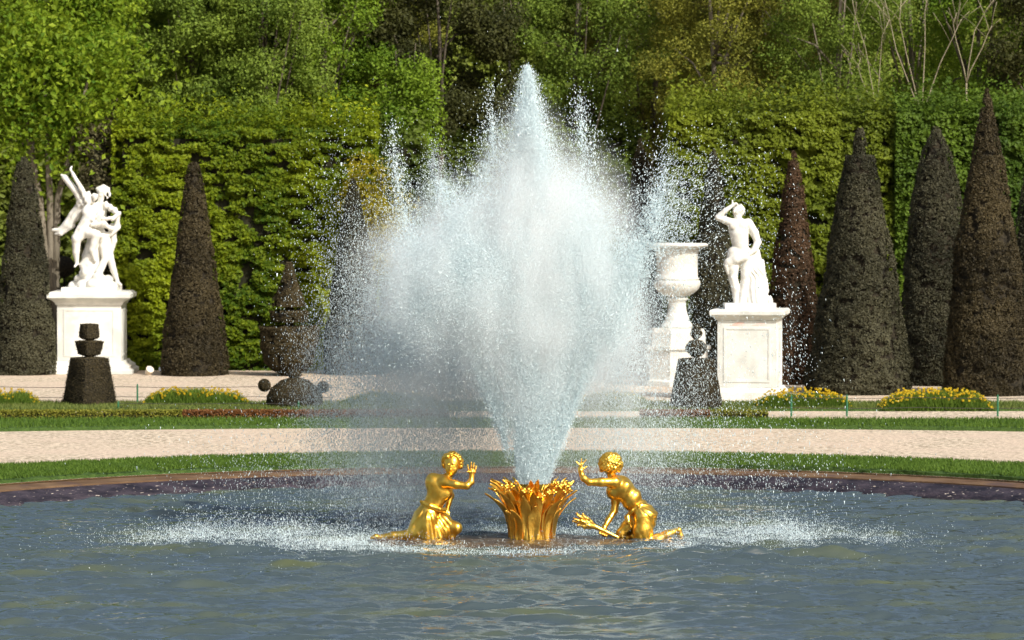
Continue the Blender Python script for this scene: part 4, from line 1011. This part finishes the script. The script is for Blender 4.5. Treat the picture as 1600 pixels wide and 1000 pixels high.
class Spray:
    def __init__(s): s.P = []; s.r = []; s.d = []; s.e = []
    def add(s, P, r, d, e=2.):
        n = len(P); s.P.append(P); s.r.append(r*np.exp(rng.normal(0, .35, n))); s.d.append(d+rng.normal(0, .25, (n, 3))); s.e.append(np.full(n, e)*rng.uniform(.6, 1.4, n))
    def plume(s, pts, n, r, e=2., jit=1., dens=None, thr=0., nsc=(2.2, 2.2, 1.1), depth=1.):
        """pts: (sx, sy, half width px, weight)"""
        pts = np.array(pts, float); w_ = pts[:, 3]
        seg = np.hypot(np.diff(pts[:, 0]), np.diff(pts[:, 1])); cum = np.concatenate([[0], np.cumsum(seg)])
        us = np.linspace(0, cum[-1], 400); ww = np.interp(us, cum, w_); ww = np.cumsum(ww); ww /= ww[-1]
        u = np.clip(np.interp(rng.random(n), ww, us), 0, None)
        cx = np.interp(u, cum, pts[:, 0]); cy = np.interp(u, cum, pts[:, 1]); hw = np.interp(u, cum, pts[:, 2])
        rad = np.abs(rng.normal(0, .55, n))*hw*jit; th = rng.random(n)*6.28
        px_ = cx+rad*np.cos(th); dy = rad*np.sin(th)*depth
        tx = np.gradient(np.interp(us, cum, pts[:, 0]), us); ty = np.gradient(np.interp(us, cum, pts[:, 1]), us)
        dx_ = np.interp(u, us, tx); dz_ = -np.interp(u, us, ty)
        cy = cy+rng.normal(0, .38, n)*hw*(pts[0, 2] > 40)-np.abs(rng.normal(0, 1, n))*hw*.6*(u > cum[-1]*.9)*(hw > 6)
        P = np.stack([(px_-800)*PX, DF+dy*PX, (847-cy)*PX], -1)
        spread = (px_-cx)/(hw+1)*.25
        D = np.stack([dx_+spread, dy/(hw+1)*.25, dz_], -1)
        s.filt(P, D, r, e, thr, nsc)
    def filt(s, P, D, r, e, thr, nsc):
        P[:, 2] = np.maximum(P[:, 2], .01)
        if thr:
            f = fbm(P, nsc); k = rng.random(len(P)) < np.clip((f-thr)/.22, .04, 1); P, D = P[k], D[k]
        s.add(P, r, D, e)
    def blob(s, sx, sy, hx, hy, n, r, e=2., dirv=(0, 0, 1), thr=0., nsc=(2.2, 2.2, 1.1), dd=None, rad=0., back=0.):
        q = rng.normal(0, .5, (n, 3)); px_ = sx+q[:, 0]*hx; py_ = sy+q[:, 2]*hy; d_ = q[:, 1]*(dd or hx)+back
        P = np.stack([(px_-800)*PX, DF+d_*PX, (847-py_)*PX], -1); P = P[P[:, 2] > 0]; D = np.tile(np.array(dirv, float), (len(P), 1))
        if rad: D += rad*(P-np.array([CX, DF, 3.]))
        s.filt(P, D, r, e, thr, nsc)
sp = Spray(); K = 1.3; QS = .50
def N(n): return int(n*K)
# dense rising stem in several strands
for i in range(9):
    a_ = -1+2*i/8; sp.plume([(833+a_*20, 756, 6, 1), (833+a_*52, 660, 13, 1), (833+a_*90, 560, 24, .8), (833+a_*95, 470, 40, .5)], N(22000), .0055*QS, 4., thr=.25, nsc=(5, 5, .9))
sp.plume([(833, 756, 18, 1), (833, 680, 48, 1), (833, 560, 85, .9), (830, 420, 90, .8)], N(90000), .005*QS, 3., thr=.2)
# main spire
sp.plume([(832, 600, 84, .6), (828, 400, 98, 1), (826, 300, 80, 1.1), (825, 220, 40, .8), (825, 165, 24, .5), (824, 120, 9, .22), (823, 104, 3, .1)], N(240000), .0062*QS, 2.2, thr=.22)
sp.plume([(828, 300, 50, .7), (826, 200, 32, 1), (824, 130, 12, .6), (822, 104, 4, .25)], N(9000), .0066, 2.2, thr=.38, nsc=(5, 5, 2))
# left mass and lobes
sp.blob(740, 430, 95, 120, N(140000), .006*QS, 2, (-.3, 0, .9), thr=.22, rad=.2)
sp.blob(665, 450, 80, 100, N(80000), .0055*QS, 2, (-.5, 0, .7), thr=.25, rad=.2)
sp.plume([(760, 480, 50, 1), (720, 370, 40, .9), (694, 310, 40, .6), (672, 260, 30, .12)], N(34000), .006*QS, 2.2, thr=.28)
sp.plume([(660, 470, 50, .6), (634, 350, 38, .6), (618, 270, 30, .45), (613, 205, 20, .12)], N(4500), .0048, 2, thr=.3)
sp.plume([(700, 400, 50, 1), (770, 250, 35, .5), (770, 150, 24, .12)], N(6000), .0055, 2, thr=.3)
# right mass and lobes
sp.blob(910, 430, 70, 135, N(100000), .006*QS, 2, (.3, 0, .9), thr=.22, rad=.2)
sp.plume([(880, 420, 50, 1), (903, 300, 34, .6), (910, 230, 34, .3), (905, 165, 24, .09)], N(9500), .0050, 2.2, thr=.3)
sp.plume([(950, 520, 50, 1), (985, 420, 42, .8), (1020, 340, 52, .5), (1045, 280, 50, .12)], N(24000), .0046, 2.6, thr=.32)
# loose drops
sp.blob(1085, 330, 85, 100, N(3000), .0048, 2.2, (.5, 0, .6), thr=.3)
sp.blob(1170, 400, 100, 180, N(800), .0048, 2.4, (.35, 0, -1), thr=.3)
sp.blob(1235, 550, 45, 100, N(350), .0048, 2.6, (.3, 0, -1))
sp.blob(1050, 480, 85, 150, N(9000), .0036, 2.6, (.35, 0, -1), thr=.3)
sp.blob(535, 300, 60, 130, N(550), .0052, 1.5, (-.2, 0, -1), thr=.3)
sp.blob(565, 440, 75, 140, N(9000), .0034, 2.2, (-.15, 0, -1), thr=.3)
sp.blob(480, 420, 70, 130, N(300), .0045, 2.2, (-.2, 0, -1))
sp.blob(820, 290, 170, 150, N(1400), .0048, 1.6, (0, 0, 1), thr=.3)
# falling fine drops, carried behind the figures by the breeze
BK = 210
sp.blob(640, 570, 105, 110, N(90000), .0030, 3, (-.05, 0, -1), thr=.2, nsc=(3, 3, .7), dd=100, back=BK)
sp.blob(730, 620, 95, 130, N(50000), .0030, 3, (0, 0, -1), thr=.2, nsc=(3, 3, .7), dd=100, back=BK)
sp.blob(620, 730, 130, 110, N(34000), .0030, 3.5, (0, 0, -1), thr=.2, nsc=(4, 4, .6), dd=100, back=BK)
sp.blob(955, 550, 75, 110, N(42000), .0032, 3, (.1, 0, -1), thr=.2, nsc=(3, 3, .7), dd=100, back=BK)
sp.blob(960, 720, 130, 110, N(16000), .0030, 3.5, (.05, 0, -1), thr=.2, nsc=(4, 4, .6), dd=100, back=BK)
sp.blob(520, 630, 80, 150, N(20000), .0031, 3, (0, 0, -1), thr=.25, nsc=(4, 4, .6), dd=100, back=BK)
sp.blob(1060, 660, 150, 180, N(9000), .0033, 3.2, (.1, 0, -1), thr=.25, nsc=(4, 4, .6), dd=120, back=BK)
sp.blob(420, 760, 170, 110, N(2200), .0042, 3.0, (0, 0, -1), dd=120, back=BK)
sp.blob(1200, 760, 170, 110, N(1600), .0042, 3.0, (.05, 0, -1), dd=120, back=BK)
P = np.concatenate(sp.P); V, F = drops(P, np.concatenate(sp.r), np.concatenate(sp.d), np.concatenate(sp.e))
print('spray drops', len(P))
tag(mesh('water_jet', V, F, M_spray), 'tall white burst of water shooting up from the golden bouquet', 'water jet', kind='stuff')
# splash ring where the water falls back
sp = Spray(); n = 150000
a = rng.random(n)*2*math.pi; rr = 3.95+rng.normal(0, .7, n)
side = np.abs(np.cos(a))**1.2; k = rng.random(n) < .08+.92*side*np.where(np.sin(a) > .25, .5, 1); a, rr = a[k], rr[k]
x = CX+rr*np.cos(a)*1.08-.2; y = DF+rr*np.sin(a)*.42-.1
hf = fbm(np.stack([x, y, 0*x], -1), (1.3, 2, 1)); k = rng.random(len(x)) < np.clip((hf-.38)/.2, 0, 1); x, y, hf = x[k], y[k], hf[k]
z = np.abs(rng.normal(0, .05, len(x)))*(1+2.2*(hf-.4)*4)
sp.add(np.stack([x, y, z], -1), .0030, np.tile([0, 0, 1.], (len(x), 1)), 2.2)
n = 15000; a = rng.random(n)*2*math.pi; x = CX+2.6*np.cos(a)*(1+rng.normal(0, .12, n)); y = DF+1.7*np.sin(a)*(1+rng.normal(0, .15, n))-.2
sp.add(np.stack([x, y, np.abs(rng.normal(0, .035, n))], -1), .0032, np.tile([0, 0, 1.], (n, 1)), 2.)
n = 4500; x = CX+rng.normal(0, 3.4, n); y = DF+rng.normal(0, 2.2, n)
sp.add(np.stack([x, y, np.abs(rng.normal(0, .05, n))], -1), .0032, np.tile([0, 0, 1.], (n, 1)), 2.)
P = np.concatenate(sp.P); V, F = drops(P, np.concatenate(sp.r), np.concatenate(sp.d), np.concatenate(sp.e))
tag(mesh('splash', V, F, M_spray), 'ring of white splashes where the falling spray hits the pool', 'splash', kind='stuff')

# sx, sy, half width px, half height px, depth px, metres behind the nozzle, density per metre
MIST_BLOBS = [(828, 420, 118, 300, 120, 0, 2.6), (745, 430, 160, 185, 140, .2, 2.4), (665, 435, 140, 140, 120, .2, 1.5), (905, 420, 125, 230, 120, .1, 1.8),
              (680, 560, 220, 190, 160, .6, .20), (945, 545, 130, 170, 130, .8, .6), (650, 690, 240, 230, 180, 2., .22), (800, 650, 220, 190, 160, 1.8, .28), (960, 700, 190, 190, 160, 2., .14)]
# fine mist hanging in the burst: one closed box of air whose density follows the plumes
M_mist = bpy.data.materials.new('mist'); M_mist.use_nodes = True; nt = M_mist.node_tree; N_ = nt.nodes; L_ = nt.links
N_.remove(N_['Principled BSDF']); pv = N_.new('ShaderNodeVolumePrincipled'); L_.new(pv.outputs[0], N_['Material Output'].inputs['Volume'])
pv.inputs['Color'].default_value = (.97, .985, .99, 1); pv.inputs['Anisotropy'].default_value = -.25
tc = N_.new('ShaderNodeTexCoord')
def mth(op, a, b_=None, c=None):
    n = N_.new('ShaderNodeMath'); n.operation = op
    for i, v in enumerate((a, b_, c)):
        if v is None: continue
        if isinstance(v, (int, float)): n.inputs[i].default_value = v
        else: L_.new(v, n.inputs[i])
    return n.outputs[0]
tot = None
for sx, sy, hx, hz, dpt, dy, wt in MIST_BLOBS:
    c = S2(sx, sy); mp = N_.new('ShaderNodeMapping'); mp.vector_type = 'POINT'
    r_ = (hx*PX, dpt*PX, hz*PX)
    mp.inputs['Scale'].default_value = tuple(1/v for v in r_)
    mp.inputs['Location'].default_value = (-(c[0]-CX)/r_[0], -dy/r_[1], -c[1]/r_[2])
    L_.new(tc.outputs['Object'], mp.inputs[0])
    ln = N_.new('ShaderNodeVectorMath'); ln.operation = 'LENGTH'; L_.new(mp.outputs[0], ln.inputs[0])
    mr = N_.new('ShaderNodeMapRange'); mr.interpolation_type = 'SMOOTHSTEP'; mr.inputs[1].default_value = 0; mr.inputs[2].default_value = 1
    mr.inputs[3].default_value = wt; mr.inputs[4].default_value = 0; L_.new(ln.outputs['Value'], mr.inputs[0])
    tot = mr.outputs[0] if tot is None else mth('ADD', tot, mr.outputs[0])
mp = N_.new('ShaderNodeMapping'); mp.inputs['Scale'].default_value = (1.5, 1.5, .75); L_.new(tc.outputs['Object'], mp.inputs[0])
nz = N_.new('ShaderNodeTexNoise'); nz.inputs['Scale'].default_value = 1.5; nz.inputs['Detail'].default_value = 4; L_.new(mp.outputs[0], nz.inputs[0])
mr = N_.new('ShaderNodeMapRange'); mr.inputs[1].default_value = .36; mr.inputs[2].default_value = .62; mr.inputs[3].default_value = .12; mr.inputs[4].default_value = 1.7
L_.new(nz.outputs[0], mr.inputs[0]); L_.new(mth('MULTIPLY', tot, mr.outputs[0]), pv.inputs['Density'])
V, F = box(-4.2, 3.6, -1.6, 4.2, .12, 6.6)
o = mesh('mist', V, F, M_mist); o.location = (CX, DF, 0)
tag(o, 'pale mist drifting round and behind the jet', 'mist', kind='stuff')
